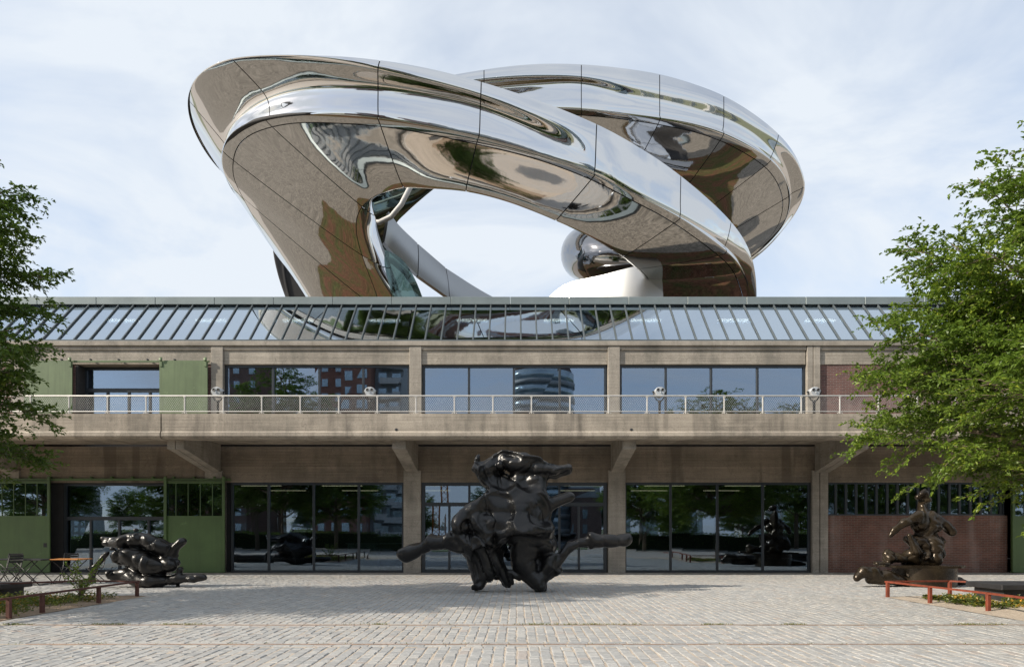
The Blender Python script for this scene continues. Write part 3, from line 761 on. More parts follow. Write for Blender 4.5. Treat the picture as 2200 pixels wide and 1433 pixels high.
def loft(name, st, seams, vbreaks, mats, parent, nu_per=12, nv_per=9, gap=0.022, closed=True, backing=True):
    """st: stations x rails x 3.  vbreaks: rail indices where panels end.  Panels are separate parts."""
    P = np.array(st, dtype=float); ns, nr = P.shape[:2]
    nu = (ns-1)*nu_per + 1
    Q, t = dense_rails(P, nu); Q = smooth_u(Q, 30)
    # v interpolation: open spline T..E, closed back by straight pieces
    def section(lo, hi):
        n = (hi-lo)*nv_per + 1
        tv = np.linspace(lo, hi, n)
        return np.swapaxes(cr(np.swapaxes(Q, 0, 1)[:], tv), 0, 1)
    strips = []
    for a, b_, mt in vbreaks:
        strips.append((section(a, b_), mt))
    seam_u = [0] + [int(round(s*nu_per)) for s in seams] + [nu-1]
    backs = []; tot = 0.0
    for S, mt in strips:
        N = np.cross(np.gradient(S, axis=0), np.gradient(S, axis=1)); cen = Q.mean(axis=1)[:, None, :]
        tot += ((S - cen)*N).sum()
    sgn = np.sign(tot)
    for S, mt in strips:
        nvv = S.shape[1]
        du = np.gradient(S, axis=0); dvv = np.gradient(S, axis=1)
        N = np.cross(du, dvv); N /= (np.linalg.norm(N, axis=2, keepdims=True) + 1e-9)
        cen = Q.mean(axis=1)[:, None, :]
        N *= sgn
        backs.append((S, N))
        for k in range(len(seam_u)-1):
            a, b_ = seam_u[k], seam_u[k+1]
            if b_ - a < 2: continue
            G = S[a:b_+1].copy(); NN = N[a:b_+1]
            def shrink(G, ax):
                G = np.moveaxis(G, ax, 0)
                for e, f in ((0, 1), (-1, -2)):
                    d = G[f] - G[e]; l = np.linalg.norm(d, axis=1, keepdims=True) + 1e-9
                    G[e] = G[e] + d/l*np.minimum(gap, 0.45*l)
                return np.moveaxis(G, 0, ax)
            G = shrink(shrink(G, 0), 1)
            h, w_ = G.shape[:2]
            idx = np.arange(h*w_).reshape(h, w_)
            f = np.stack([idx[:-1, :-1], idx[1:, :-1], idx[1:, 1:], idx[:-1, 1:]], axis=-1).reshape(-1, 4)
            ring = np.concatenate([idx[0, :], idx[1:, -1], idx[-1, -2::-1], idx[-2:0:-1, 0]])
            rv = G.reshape(-1, 3)[ring] - NN.reshape(-1, 3)[ring]*0.05
            base = h*w_; m_ = len(ring); j = np.arange(m_); j2 = (j+1) % m_
            f2 = np.stack([ring[j], ring[j2], base + j2, base + j], axis=-1)
            # rim vertices are separate so that mirror shading stays clean
            dup = G.reshape(-1, 3)[ring]
            f2 = np.stack([base + m_ + j, base + m_ + j2, base + j2, base + j], axis=-1)
            vv = np.concatenate([G.reshape(-1, 3), rv, dup])
            if sgn < 0: f = f[:, ::-1]
            place('panel', np_mesh('panel', vv, np.concatenate([f, f2]), mt), parent)
    if backing:
        vs = []; fs = []; base = 0
        for S, N in backs[:2]:
            B_ = S - N*0.06
            h, w_ = B_.shape[:2]; idx = np.arange(h*w_).reshape(h, w_) + base; base += h*w_
            fs.append(np.stack([idx[:-1, :-1], idx[1:, :-1], idx[1:, 1:], idx[:-1, 1:]], axis=-1).reshape(-1, 4)); vs.append(B_.reshape(-1, 3))
        place('substructure', np_mesh('substructure', np.concatenate(vs), np.concatenate(fs), M_DARK), parent)

DS = 0.92
def SW(px, py, Y): return W(px, py, Y*DS)
# front ribbon: right foot -> crest -> left bulge and leg.  rails T A B C D E + hidden inner F G
def st_front(YT, T, A, B, C, D, E, dA=0, dB=0.05, dC=0.15, dD=0.4, dE=1.6, aw=(0.2, 1.7), Fp=None, gz=0.0, fb=0.5):
    t = np.array(SW(*T, YT)); a = np.array(SW(*A, YT+dA)); b_ = np.array(SW(*B, YT+dB)); c = np.array(SW(*C, YT+dC)); d = np.array(SW(*D, YT+dD)); e = np.array(SW(*E, YT+dE))
    g = t + np.array([aw[0], aw[1], gz])
    f = np.array(SW(*Fp)) if Fp is not None else 0.5*e + 0.5*g + np.array([aw[0]*0.35, aw[1]*0.35 + fb, fb*0.3])
    return [t, a, b_, c, d, e, f, g]
FR = [
 st_front(37.5, (1622, 700), (1620, 700), (1616, 700), (1608, 700), (1600, 700), (1432, 705), dE=0.8, aw=(-1.8, 0.4)),
 st_front(36.5, (1626, 640), (1623, 640), (1618, 640), (1608, 640), (1597, 640), (1415, 640), dE=0.8, aw=(-1.8, 0.5)),
 st_front(35.2, (1619, 560), (1614, 566), (1606, 573), (1596, 580), (1578, 588), (1394, 600), dE=1.1, aw=(-1.6, 0.9)),
 st_front(33.0, (1576, 478), (1573, 495), (1568, 515), (1562, 530), (1549, 553), (1372, 578), dE=1.6, aw=(-1.0, 1.4)),
 st_front(31.2, (1459, 373.5), (1459, 400), (1459, 432), (1459, 461), (1445.5, 477), (1340, 552), dE=1.9, aw=(-0.6, 1.6)),
 st_front(30.1, (1370, 314), (1368, 345), (1366, 385), (1364, 416), (1355, 430), (1272, 511), dE=1.8, aw=(-0.3, 1.7)),
 st_front(29.6, (1285, 267), (1284, 300), (1283, 345), (1281, 370), (1273.5, 387), (1195, 475), dE=1.75),
 st_front(29.4, (1160, 216), (1157, 250), (1154, 281), (1150, 325), (1148, 340), (1098, 436), dB=0.35, dC=0.4, dD=0.65, dE=1.95),
 st_front(29.4, (1033, 175), (1032, 204), (1031, 230), (1029, 287), (1022, 310), (1000, 411), dB=0.5, dC=0.5, dD=0.8, dE=2.15),
 st_front(29.25, (920, 146), (921, 175), (921, 206), (920, 265), (918, 288), (920, 406), dB=0.65, dC=0.65, dD=1.0, dE=2.7),
 st_front(29.2, (817, 129), (812, 149), (813, 189), (814, 248), (821, 272), (868, 403), dB=0.8, dC=0.8, dD=1.2, dE=3.25),
 st_front(29.35, (708, 120), (705, 129), (702, 186), (698, 241), (698, 264), (825, 413), dB=0.9, dC=0.9, dD=1.35, dE=3.5),
 st_front(29.7, (599, 121), (598, 124), (625, 192), (630, 243), (633, 265), (797, 427), dB=1.0, dC=1.0, dD=1.35, dE=3.3, aw=(0.6, 1.6)),
 st_front(30.3, (499, 127), (501, 132), (570, 205), (580, 251), (585, 273), (778, 444), dB=1.0, dC=1.0, dD=1.35, dE=3.25, aw=(1.2, 1.8), Fp=(792, 444, 37.2)),
 st_front(31.0, (442, 149), (447, 157), (523, 230), (537, 268), (541, 288), (766, 470), dB=0.95, dC=0.95, dD=1.25, dE=3.15, aw=(1.6, 1.8), Fp=(797, 470, 37.9)),
 st_front(32.0, (412, 182), (418, 190), (489, 262), (505, 292), (512, 312), (766, 505), dB=0.8, dC=0.8, dD=1.05, dE=2.95, aw=(1.8, 1.8), Fp=(807, 505, 38.4)),
 st_front(33.3, (405, 215), (411, 222), (475, 300), (491, 322), (501, 345), (777, 548), dB=0.5, dC=0.5, dD=0.65, dE=2.65, aw=(2.0, 1.6), Fp=(824, 548, 39.0)),
 st_front(34.7, (412, 262), (417, 268), (478, 345), (490, 362), (502, 384), (797, 602), dB=0.1, dC=0.1, dD=0.2, dE=2.35, aw=(2.0, 1.4), Fp=(844, 602, 39.6)),
 st_front(36.6, (438, 318), (442, 322), (490, 388), (503, 404), (522, 425), (815, 665), dB=-0.4, dC=-0.4, dD=-0.4, dE=2.2, aw=(2.0, 1.2), Fp=(867, 665, 40.4)),
 st_front(38.8, (480, 372), (484, 376), (520, 432), (530, 448), (552, 480), (760, 700), dB=-0.8, dC=-0.8, dD=-0.8, dE=0.6, aw=(2.0, 1.0), Fp=(860, 700, 41.2)),
 st_front(41.0, (560, 440), (563, 444), (585, 520), (598, 550), (620, 585), (715, 700), dB=-0.6, dC=-0.4, dD=-0.2, dE=-0.4, aw=(2.2, 0.6), Fp=(850, 700, 42.4)),
 st_front(43.0, (640, 520), (642, 525), (655, 590), (660, 615), (670, 640), (700, 710), dB=0, dC=0.2, dD=0.4, dE=0.6, aw=(2.2, 0.4), Fp=(840, 700, 44.0)),
]
loft('front', FR, [3, 4, 6, 8, 10, 13, 16, 18], [(0, 4, M_MIRROR), (4, 5, M_MIRROR), (5, 7, M_MIRROR)], None, stair)

# rear ribbon: behind the crest -> right bulge -> back under the front ribbon
def st_rear(YT, T, A, B, C, D, E, dB=0.2, dC=0.25, dD=0.5, dE=1.8, aw=(0, 1.6)):
    return st_front(YT, T, A, B, C, D, E, 0, dB, dC, dD, dE, (aw[0]*0.5, aw[1] + 1.0), fb=1.6)
RE = [
 st_rear(41.5, (560, 230), (560, 250), (560, 270), (560, 300), (560, 315), (560, 350)),
 st_rear(41.5, (760, 190), (760, 210), (760, 225), (760, 260), (760, 275), (760, 330)),
 st_rear(41.5, (920, 170), (920, 190), (920, 205), (920, 240), (920, 255), (920, 315), dB=0.6, dC=0.6, dD=0.9),
 st_rear(41.5, (1040, 149), (1040, 172), (1040, 190), (1040, 226), (1040, 244), (1045, 300), dB=0.7, dC=0.7, dD=1.0),
 st_rear(41.5, (1150, 137), (1150, 165), (1150, 182), (1150, 226), (1150, 244), (1150, 300), dB=0.6, dC=0.6, dD=0.9, dE=2.2),
 st_rear(41.5, (1250, 138), (1250, 165), (1250, 180), (1250, 228), (1250, 248), (1235, 312), dB=0.3, dC=0.35, dD=0.7, dE=2.3),
 st_rear(41.5, (1335, 146), (1335, 178), (1335, 205), (1335, 235), (1333, 256), (1300, 332), dE=2.4),
 st_rear(41.6, (1418, 159), (1418, 190), (1418, 222), (1418, 247), (1414, 268), (1362, 362), dE=2.6),
 st_rear(41.7, (1490, 180), (1490, 208), (1490, 238), (1489, 259), (1484, 282), (1420, 388), dE=2.8),
 st_rear(41.9, (1555, 205), (1555, 228), (1555, 256), (1553, 278), (1547, 302), (1465, 412), dE=3.2, aw=(-0.6, 1.5)),
 st_rear(42.3, (1618, 243), (1618, 262), (1617, 290), (1613, 308), (1603, 331), (1495, 432), dE=3.4, aw=(-1.0, 1.4)),
 st_rear(43.0, (1674, 288), (1671, 302), (1663, 325), (1656, 340), (1643, 358), (1515, 452), dE=3.4, aw=(-1.4, 1.4)),
 st_rear(44.0, (1710, 334), (1706, 342), (1690, 358), (1681, 369), (1666, 386), (1528, 478), dE=3.2, aw=(-1.8, 1.4)),
 st_rear(45.2, (1728, 383), (1723, 387), (1703, 396), (1693, 404), (1679, 416), (1532, 508), dE=2.8, aw=(-1.9, 1.4)),
 st_rear(46.4, (1728, 418), (1722, 422), (1704, 432), (1695, 438), (1682, 446), (1530, 532), dB=0, dC=0, dD=0.1, dE=2.2, aw=(-1.9, 1.4)),
 st_rear(47.6, (1710, 458), (1705, 461), (1692, 470), (1685, 474), (1674, 480), (1522, 555), dB=-0.2, dC=-0.2, dD=-0.2, dE=1.5, aw=(-1.9, 1.4)),
 st_rear(48.8, (1684, 492), (1680, 495), (1670, 503), (1664, 506), (1654, 510), (1510, 575), dB=-0.3, dC=-0.3, dD=-0.3, dE=0.8, aw=(-1.9, 1.4)),
 st_rear(49.8, (1646, 536), (1641, 538), (1632, 541), (1626, 543), (1616, 544), (1495, 590), dB=-0.3, dC=-0.3, dD=-0.3, dE=0.3, aw=(-1.6, 1.3)),
 st_rear(50.6, (1580, 585), (1576, 585), (1570, 586), (1565, 587), (1556, 590), (1470, 612), dB=-0.2, dC=-0.2, dD=-0.2, dE=0.2, aw=(-1.2, 1.2)),
 st_rear(51.2, (1480, 640), (1478, 640), (1474, 640), (1470, 640), (1465, 640), (1430, 645), dE=0.3, aw=(-0.8, 1.2)),
]
loft('rear', RE, [3, 5, 7, 9, 11, 13.5], [(0, 4, M_MIRROR), (4, 5, M_MIRROR), (5, 7, M_MIRROR)], None, stair)

def sweep(name, pts, ra, rb, mat, parent, n=28, sub=14, tilt=None):
    P = np.array([SW(*p) for p in pts]); t = np.linspace(0, len(P)-1, (len(P)-1)*sub+1); C = cr(P, t)
    RA = np.interp(t, np.arange(len(P)), ra); RB = np.interp(t, np.arange(len(P)), rb)
    T = np.gradient(C, axis=0); T /= np.linalg.norm(T, axis=1, keepdims=True)
    up = np.array([0, 0, 1.0]); S = np.cross(T, up); S /= np.linalg.norm(S, axis=1, keepdims=True); U = np.cross(S, T)
    a = np.linspace(0, 2*np.pi, n, endpoint=False)
    V = C[:, None] + S[:, None]*(RA[:, None]*np.cos(a))[..., None] + U[:, None]*(RB[:, None]*np.sin(a))[..., None]
    h = len(C); idx = np.arange(h*n).reshape(h, n)
    f = np.stack([idx[:-1], idx[1:], np.roll(idx[1:], -1, 1), np.roll(idx[:-1], -1, 1)], -1).reshape(-1, 4)
    return place(name, np_mesh(name, V.reshape(-1, 3), f[:, ::-1], mat), parent)
# inner flight seen through the opening on the right
sweep('inner_flight', [(1560, 585, 40.5), (1440, 572, 39.8), (1335, 560, 40.0), (1272, 548, 41.5), (1264, 545, 44), (1335, 540, 47.0), (1450, 520, 49)],
      [1.3, 1.4, 1.5, 1.45, 1.45, 1.4, 1.4], [1.2, 1.3, 1.45, 1.5, 1.5, 1.5, 1.4], M_DARKM, stair)
def wall_ribbon(name, st, thick, mat, parent, sub=10, th=(0, 1)):
    """st: (topx, topy, botx, boty, Y) stations"""
    P = np.array([[SW(a, b_, Y), SW(c, d, Y)] for a, b_, c, d, Y in st]); t = np.linspace(0, len(P)-1, (len(P)-1)*sub+1); Q = cr(P, t)
    T = np.gradient(Q[:, 0], axis=0); N = np.stack([-T[:, 1], T[:, 0], np.zeros(len(T))], 1); N /= np.linalg.norm(N, axis=1, keepdims=True)
    N *= np.sign(N[:, 1].mean() + 1e-6)
    nv = 8; V = []
    for k in range(nv+1): V.append(Q[:, 0]*(1-k/nv) + Q[:, 1]*(k/nv) - N*0.10*math.sin(math.pi*k/nv))
    for k in range(nv, -1, -1): V.append(Q[:, 0]*(1-k/nv) + Q[:, 1]*(k/nv) + N*thick)
    V = np.stack(V, 1); h, n = V.shape[:2]; idx = np.arange(h*n).reshape(h, n)
    f = np.stack([idx[:-1], idx[1:], np.roll(idx[1:], -1, 1), np.roll(idx[:-1], -1, 1)], -1).reshape(-1, 4)
    me = np_mesh(name, V.reshape(-1, 3), f, mat); o = place(name, me, parent); autosmooth(o, 50); return o
wall_ribbon('parapet', [(1165, 650, 1165, 720, 39.5), (1215, 611, 1215, 720, 38.4), (1297, 590, 1297, 720, 37.2), (1367, 572, 1367, 720, 36.4), (1420, 566, 1430, 720, 36.2)], 0.3, M_BRUSH, stair)
wall_ribbon('parapet', [(835, 455, 826, 520, 40.2), (858, 485, 843, 541, 40.6), (897, 523, 897, 591, 41.2)], 0.3, M_BRUSH, stair)
wall_ribbon('parapet', [(898.5, 524.5, 898.5, 592.5, 41.25), (957, 575, 965, 640, 42.2)], 0.3, M_BRUSH, stair)
wall_ribbon('parapet', [(958.5, 576.5, 966.5, 642, 42.25), (1030, 622, 1030, 700, 43.2), (1100, 660, 1100, 720, 43.8)], 0.3, M_BRUSH, stair)
# dark glazed soffit and handrails at the back left of the opening
wall_ribbon('glazed_soffit', [(935, 396, 700, 400, 40.6), (900, 424, 720, 430, 41.0), (868, 452, 730, 470, 41.6), (843, 478, 740, 510, 42.4), (828, 515, 750, 550, 43.4), (827, 560, 760, 600, 44.0)], 0.25, M_TEAL, stair)
MB().tube([SW(*p) for p in ((790, 478, 40.2), (815, 478, 40.0), (840, 466, 39.8), (862, 440, 39.6), (880, 405, 39.6), (890, 380, 39.8))], 0.14, 10).build('handrail', M_WHITE, stair)
wall_ribbon('glass_balustrade', [(812, 535, 815, 720, 39.2), (838, 541, 822, 720, 38.7), (868, 562, 832, 720, 38.4), (893, 603, 846, 720, 38.3), (912, 650, 862, 720, 38.3)], 0.05, M_GLASSB, stair)
MB().tube([SW(*p) for p in ((818, 553, 39.6), (845, 562, 39.3), (870, 584, 39.1), (890, 612, 39.0), (905, 650, 39.0))], 0.16, 10).build('handrail', M_WHITE, stair)
# lower loop peeking out behind the left leg
LR = [
 st_front(45.5, (586, 500), (588, 500), (600, 520), (606, 530), (615, 535), (680, 560), dB=0.1, dC=0.1, dD=0.2, dE=0.8, aw=(3.0, 0.6)),
 st_front(45.2, (588, 540), (590, 540), (603, 560), (609, 566), (617, 572), (700, 600), dB=0.0, dC=0.0, dD=0.1, dE=0.6, aw=(3.0, 0.6)),
 st_front(45.0, (593, 572), (595, 572), (607, 592), (613, 598), (620, 604), (700, 640), dB=0.0, dC=0.0, dD=0.1, dE=0.5, aw=(3.0, 0.6)),
 st_front(44.9, (602, 606), (604, 606), (613, 622), (619, 628), (626, 634), (710, 680), dB=0.0, dC=0.0, dD=0.1, dE=0.5, aw=(3.0, 0.6)),
 st_front(44.9, (616, 645), (618, 645), (624, 655), (629, 660), (636, 668), (720, 720), dB=0.0, dC=0.0, dD=0.1, dE=0.5, aw=(3.0, 0.6)),
 st_front(45.2, (635, 690), (637, 690), (642, 700), (645, 705), (650, 710), (730, 760), dB=0.0, dC=0.0, dD=0.1, dE=0.5, aw=(3.0, 0.6)),
]
loft('lower', LR, [1.6], [(0, 4, M_MIRROR), (4, 5, M_MIRROR), (5, 7, M_MIRROR)], None, stair)

# ------------------------------------------------------------------ bronze sculptures (abstract lumpy forms)
def surface_nets(f, lo, hi, h):
    lo = np.array(lo, float); n = np.ceil((np.array(hi) - lo)/h).astype(int) + 1
    ax = [lo[i] + h*np.arange(n[i]) for i in range(3)]
    X, Y, Z = np.meshgrid(*ax, indexing='ij'); D = f(X, Y, Z)
    ins = D < 0
    c = np.zeros(np.array(D.shape) - 1); acc = np.zeros(c.shape + (3,))
    sl = lambda o: tuple(slice(o[k], D.shape[k] - 1 + o[k]) for k in range(3))
    corners = [(i, j, k) for i in (0, 1) for j in (0, 1) for k in (0, 1)]
    for a in range(3):
        for o in corners:
            if o[a]: continue
            q = list(o); q[a] = 1
            d0, d1 = D[sl(o)], D[sl(q)]; m = (d0 < 0) != (d1 < 0)
            t = np.where(m, d0/np.where(m, d0 - d1, 1), 0)
            for b in range(3):
                acc[..., b] += np.where(m, o[b] + (t if b == a else 0), 0)
            c += m
    act = c > 0
    ids = -np.ones(c.shape, int); ids[act] = np.arange(act.sum())
    ijk = np.argwhere(act); V = lo + h*(ijk + acc[act]/c[act][:, None])
    F_ = []
    for a in range(3):
        b, d = (a+1) % 3, (a+2) % 3
        s0 = [slice(1, -1)]*3; s0[a] = slice(0, -1); s1 = list(s0); s1[a] = slice(1, None)
        i0 = ins[tuple(s0)]; i1 = ins[tuple(s1)]
        for flip in (False, True):
            m = (i0 & ~i1) if not flip else (~i0 & i1)
            p = np.argwhere(m); 
            if not len(p): continue
            p = p + np.array([1 if k != a else 0 for k in range(3)])
            def g(ob, od):
                q = p.copy(); q[:, b] -= ob; q[:, d] -= od; return ids[q[:, 0], q[:, 1], q[:, 2]]
            quad = np.stack([g(0, 0), g(1, 0), g(1, 1), g(0, 1)], 1)
            F_.append(quad if not flip else quad[:, ::-1])
    F_ = np.concatenate(F_)
    return V, F_[(F_ >= 0).all(1)]
def sinnoise(seed, n, k):
    g = np.random.default_rng(seed); A = g.normal(0, 1, (n, 3)); A /= np.linalg.norm(A, axis=1, keepdims=True)
    A *= k*g.uniform(0.6, 1.5, (n, 1)); ph = g.uniform(0, 6.28, n)
    def fn(X, Y, Z):
        r = 0
        for a, p in zip(A, ph): r = r + np.sin(a[0]*X + a[1]*Y + a[2]*Z + p)
        return r/math.sqrt(n)
    return fn
def sculpt(name, prims, mat, parent, seed, h, k=0.10, fold=0.05, dents=(), base_z=0.0, lumps=0, scoops=0, mxd=0.13):
    """prims: (chain of points (x,y,z,r), depth squash)"""
    gl = np.random.default_rng(seed + 100)
    thick = [p for ch, sq in prims for p in ch if p[3] > 0.2]
    prims = list(prims)
    for _ in range(lumps):
        p = np.array(thick[gl.integers(len(thick))]); d = gl.normal(0, 1, 3); d /= np.linalg.norm(d); d[1] = -abs(d[1])
        q = p[:3] + d*p[3]*gl.uniform(0.55, 0.95); t = gl.normal(0, 1, 3)*[1, 0.4, 1]; t /= np.linalg.norm(t); ln = p[3]*gl.uniform(0.4, 1.1); r = p[3]*gl.uniform(0.22, 0.45)
        if q[2] - ln < base_z + 0.05: continue
        prims.append(([tuple(q - t*ln*0.5) + (r,), tuple(q + t*ln*0.5) + (r*0.6,)], 0.8))
    allp = np.array([p for ch, sq in prims for p in ch])
    lo = allp[:, :3].min(0) - allp[:, 3].max() - 0.25; hi = allp[:, :3].max(0) + allp[:, 3].max() + 0.25
    lo[2] = base_z - 0.1
    SC = []
    for _ in range(scoops):
        i = gl.integers(len(thick)); p = np.array(thick[i]); d = gl.normal(0, 1, 3)*[1, 1.2, 1]; d /= np.linalg.norm(d)
        if gl.random() < 0.75: d[1] = -abs(d[1])
        Rr = p[3]*gl.uniform(0.9, 2.0); bite = p[3]*gl.uniform(0.18, 0.45)
        SC.append((p[:3] + d*(p[3]*1.05 + Rr - bite), Rr, gl.normal(0, 1, 3)))
    n1 = sinnoise(seed, 5, 3.6); n2 = sinnoise(seed+1, 6, 7.5); n3 = sinnoise(seed+2, 5, 1.9); n4 = sinnoise(seed+3, 7, 11.0)
    def f(X, Y, Z):
        wxn = X + 0.055*n1(X, Y, Z); wyn = Y + 0.055*n1(Y, Z, X); wzn = Z + 0.05*n1(Z, X, Y)
        D = None; LR_ = None
        for ch, sq in prims:
            for a, b in zip(ch[:-1], ch[1:]):
                A = np.array(a[:3]); Bv = np.array(b[:3]) - A; l2 = (Bv*Bv*np.array([1, 1/sq**2, 1])).sum() + 1e-9
                px, py, pz = wxn - A[0], (wyn - A[1])/sq, wzn - A[2]
                t = np.clip((px*Bv[0] + py*Bv[1]/sq + pz*Bv[2])/l2, 0, 1)
                d = np.sqrt((px - t*Bv[0])**2 + (py - t*Bv[1]/sq)**2 + (pz - t*Bv[2])**2) - (a[3] + (b[3]-a[3])*t)
                rl_ = (a[3] + (b[3]-a[3])*t)
                if D is None: D = d; LR_ = rl_
                else:
                    hh = np.clip(0.5 + 0.5*(D - d)/k, 0, 1); D = D + (d - D)*hh - k*hh*(1-hh); LR_ = LR_ + (rl_ - LR_)*hh
        rid = 1 - np.abs(n2(wxn, wyn, wzn*0.7)); rid = np.clip(rid, 0, 1)**3
        am = np.clip((LR_ - 0.10)/0.28, 0.08, 1.0)
        rid4 = np.clip(1 - np.abs(n4(wxn, wyn, wzn)), 0, 1)**4
        D = D + am*0.035*rid4 + am*fold*rid*1.4 - am*fold*0.8*np.tanh(n3(wxn*1.6, wyn, wzn*1.6)*1.2) 
        D0 = D
        for c, Rr, ax_ in SC:
            ax_ = ax_/np.linalg.norm(ax_); px, py, pz = wxn - c[0], wyn - c[1], wzn - c[2]; al = px*ax_[0] + py*ax_[1] + pz*ax_[2]
            d = np.sqrt(np.maximum(px*px + py*py + pz*pz - 0.35*al*al, 0)) - Rr
            kk = 0.035; hh = np.clip(0.5 - 0.5*(D + d)/kk, 0, 1); D = D + (-d - D)*hh + kk*hh*(1-hh)
        if SC:
            md = np.minimum(mxd, 0.42*np.maximum(LR_, 0.02)); D = D0 + md*np.tanh((D - D0)/md)
        for (x, y, z, r, dep) in dents:
            d = np.sqrt((X-x)**2 + (Y-y)**2 + (Z-z)**2) - r
            kk = 0.06; hh = np.clip(0.5 - 0.5*(D + d)/kk, 0, 1); D = D + (-d - D)*hh + kk*hh*(1-hh)
        D = np.maximum(D, base_z + 0.004 - Z)
        return D
    V, Fq = surface_nets(f, lo, hi, h)
    return place(name, np_mesh(name, V, Fq, mat), parent)
def chain(Y, pts, dy=0.0):
    """points measured in the photograph (px, py, radius px) at distance Y"""
    out = []
    for q in pts:
        x, y, z = W(q[0], q[1], Y); out.append((x, Y + (q[3] if len(q) > 3 else dy), z, q[2]/F*Y))
    return out
Y0 = 17.6
C_ = lambda *p, dy=0.0, sq=1.25: (chain(Y0, p, dy), sq)
standing = empty('bronze_sculpture', (0, Y0, 0))
tag(standing, 'tall black bronze abstract figure with outstretched limbs in the middle of the forecourt', 'sculpture')
sculpt('body', [
  C_((1022, 1004, 14), (1040, 1012, 24), (1085, 1000, 32), (1148, 1004, 31), (1190, 1012, 20), (1220, 1006, 15)),
  C_((1030, 998, 9), (1024, 982, 8), (1026, 976, 8), sq=1.0),
  C_((1050, 1024, 24), (1080, 1036, 34), (1150, 1034, 30), dy=0.1, sq=1.2),
  C_((1078, 1062, 34), (1145, 1062, 32), dy=0.1), C_((1060, 1085, 34), (1140, 1090, 46)),
  C_((1050, 1072, 14), (1012, 1100, 17), (990, 1126, 18), dy=-0.2, sq=1.1),
  C_((995, 1130, 20), (1060, 1122, 34), (1130, 1128, 40), (1165, 1140, 28), dy=-0.1),
  C_((1172, 1150, 17), (1163, 1105, 14), (1180, 1084, 13), (1222, 1068, 12), sq=1.0),
  C_((1005, 1156, 17), (1100, 1146, 34), (1172, 1172, 28)),
  C_((1040, 1178, 44), (1042, 1220, 42), (1025, 1252, 20, -0.1)), C_((1070, 1200, 30), (1088, 1248, 19, 0.15)),
  C_((1010, 1172, 26), (970, 1160, 19), (925, 1162, 17), (870, 1192, 15), dy=-0.1, sq=1.0),
  C_((1130, 1170, 38), (1132, 1212, 36), (1158, 1254, 18, -0.15)),
  C_((1155, 1248, 18), (1185, 1205, 24), (1225, 1172, 18), (1275, 1160, 16), (1342, 1158, 14), dy=-0.15, sq=1.0),
 ], M_BRONZE, standing, 11, 0.032, 0.075, 0.07, dents=[(wx(1115, Y0), Y0 - 1.0, wz(1080, Y0), 0.42, 0), (wx(1052, Y0), Y0 - 0.95, wz(1205, Y0), 0.40, 0), (wx(1106, Y0), Y0 - 0.4, wz(1248, Y0), 0.15, 0), (wx(1028, Y0), Y0-0.2, wz(1087, Y0), 0.12, 0), (wx(1150, Y0), Y0-0.8, wz(1000, Y0), 0.3, 0), (wx(1020, Y0), Y0-0.75, wz(1165, Y0), 0.25, 0)], lumps=5, scoops=40, mxd=0.17)
Y0 = 19.0
recl = empty('bronze_sculpture', (wx(320, Y0), Y0, 0))
tag(recl, 'black bronze abstract reclining form lying near the cafe tables', 'sculpture')
sculpt('body', [
  C_((222, 1160, 12), (260, 1168, 24), (300, 1162, 26), (345, 1170, 30)),
  C_((215, 1150, 8), (240, 1155, 10), sq=1.0), C_((320, 1150, 12), (345, 1152, 10), sq=1.0),
  C_((235, 1190, 14), (215, 1215, 11), (206, 1245, 10), dy=-0.2, sq=1.0),
  C_((258, 1200, 30), (320, 1205, 36), (370, 1208, 26)),
  C_((365, 1200, 15), (378, 1172, 9), (392, 1160, 10), sq=1.0),
  C_((250, 1240, 24), (330, 1240, 26), (385, 1244, 20), (415, 1246, 17), (440, 1240, 10)), C_((390, 1222, 14), (385, 1240, 14)),
 ], M_BRONZE, recl, 33, 0.028, 0.045, 0.05, lumps=14, scoops=44, mxd=0.10)
Y0 = 19.6
seat = empty('bronze_sculpture', (wx(1985, Y0), Y0, 0))
tag(seat, 'glossy brown bronze abstract seated figure on a round pedestal by the brick wall', 'sculpture')
sculpt('body', [
  C_((1975, 1070, 12), (1990, 1062, 12), (1998, 1078, 14)), C_((1985, 1092, 15), (1992, 1118, 22)),
  C_((1972, 1108, 18), (1940, 1118, 17), (1920, 1140, 13), (1911, 1152, 9), dy=-0.2, sq=0.9),
  C_((2005, 1112, 20), (2030, 1128, 14), (2040, 1140, 10), sq=1.0),
  C_((1990, 1080, 15), (1990, 1140, 24), (1978, 1200, 26), dy=0.1), C_((1975, 1125, 22), (2005, 1130, 24)), C_((1960, 1160, 22), (1998, 1165, 30)), C_((1950, 1150, 10), (1965, 1185, 18), dy=-0.25, sq=1.0), C_((2010, 1150, 14), (2022, 1190, 20), dy=0.1, sq=1.0), 
  C_((1955, 1196, 22), (1995, 1196, 26)), C_((1905, 1185, 16), (1912, 1195, 20), (1940, 1200, 16), dy=-0.1), C_((1880, 1204, 9), (1905, 1206, 12), dy=-0.2),
 ], M_BRONZEB, seat, 51, 0.028, 0.07, 0.05, base_z=wz(1213, Y0) + 0.001, lumps=8, scoops=30, mxd=0.09)
sculpt('limb', [
  C_((1822, 1242, 9), (1838, 1230, 14), (1862, 1232, 15), (1880, 1245, 12), dy=-0.4, sq=1.0), C_((1858, 1246, 12), (1895, 1240, 16), (1918, 1244, 12), dy=-0.35, sq=1.0),
 ], M_BRONZEB, seat, 61, 0.026, 0.05, 0.05, base_z=0.05)
sculpt('limb', [C_((2040, 1245, 12), (2065, 1248, 10), (2088, 1254, 4), dy=0.2, sq=1.0)], M_BRONZEB, seat, 71, 0.028, 0.05, 0.04, base_z=0.0)
cx = wx(1985, Y0); zp = wz(1213, Y0)
m = MB().lathe([(0.80, 0.0), (0.82, 0.02), (0.82, zp - 0.06), (0.79, zp - 0.062)], (cx, Y0, 0), 40)
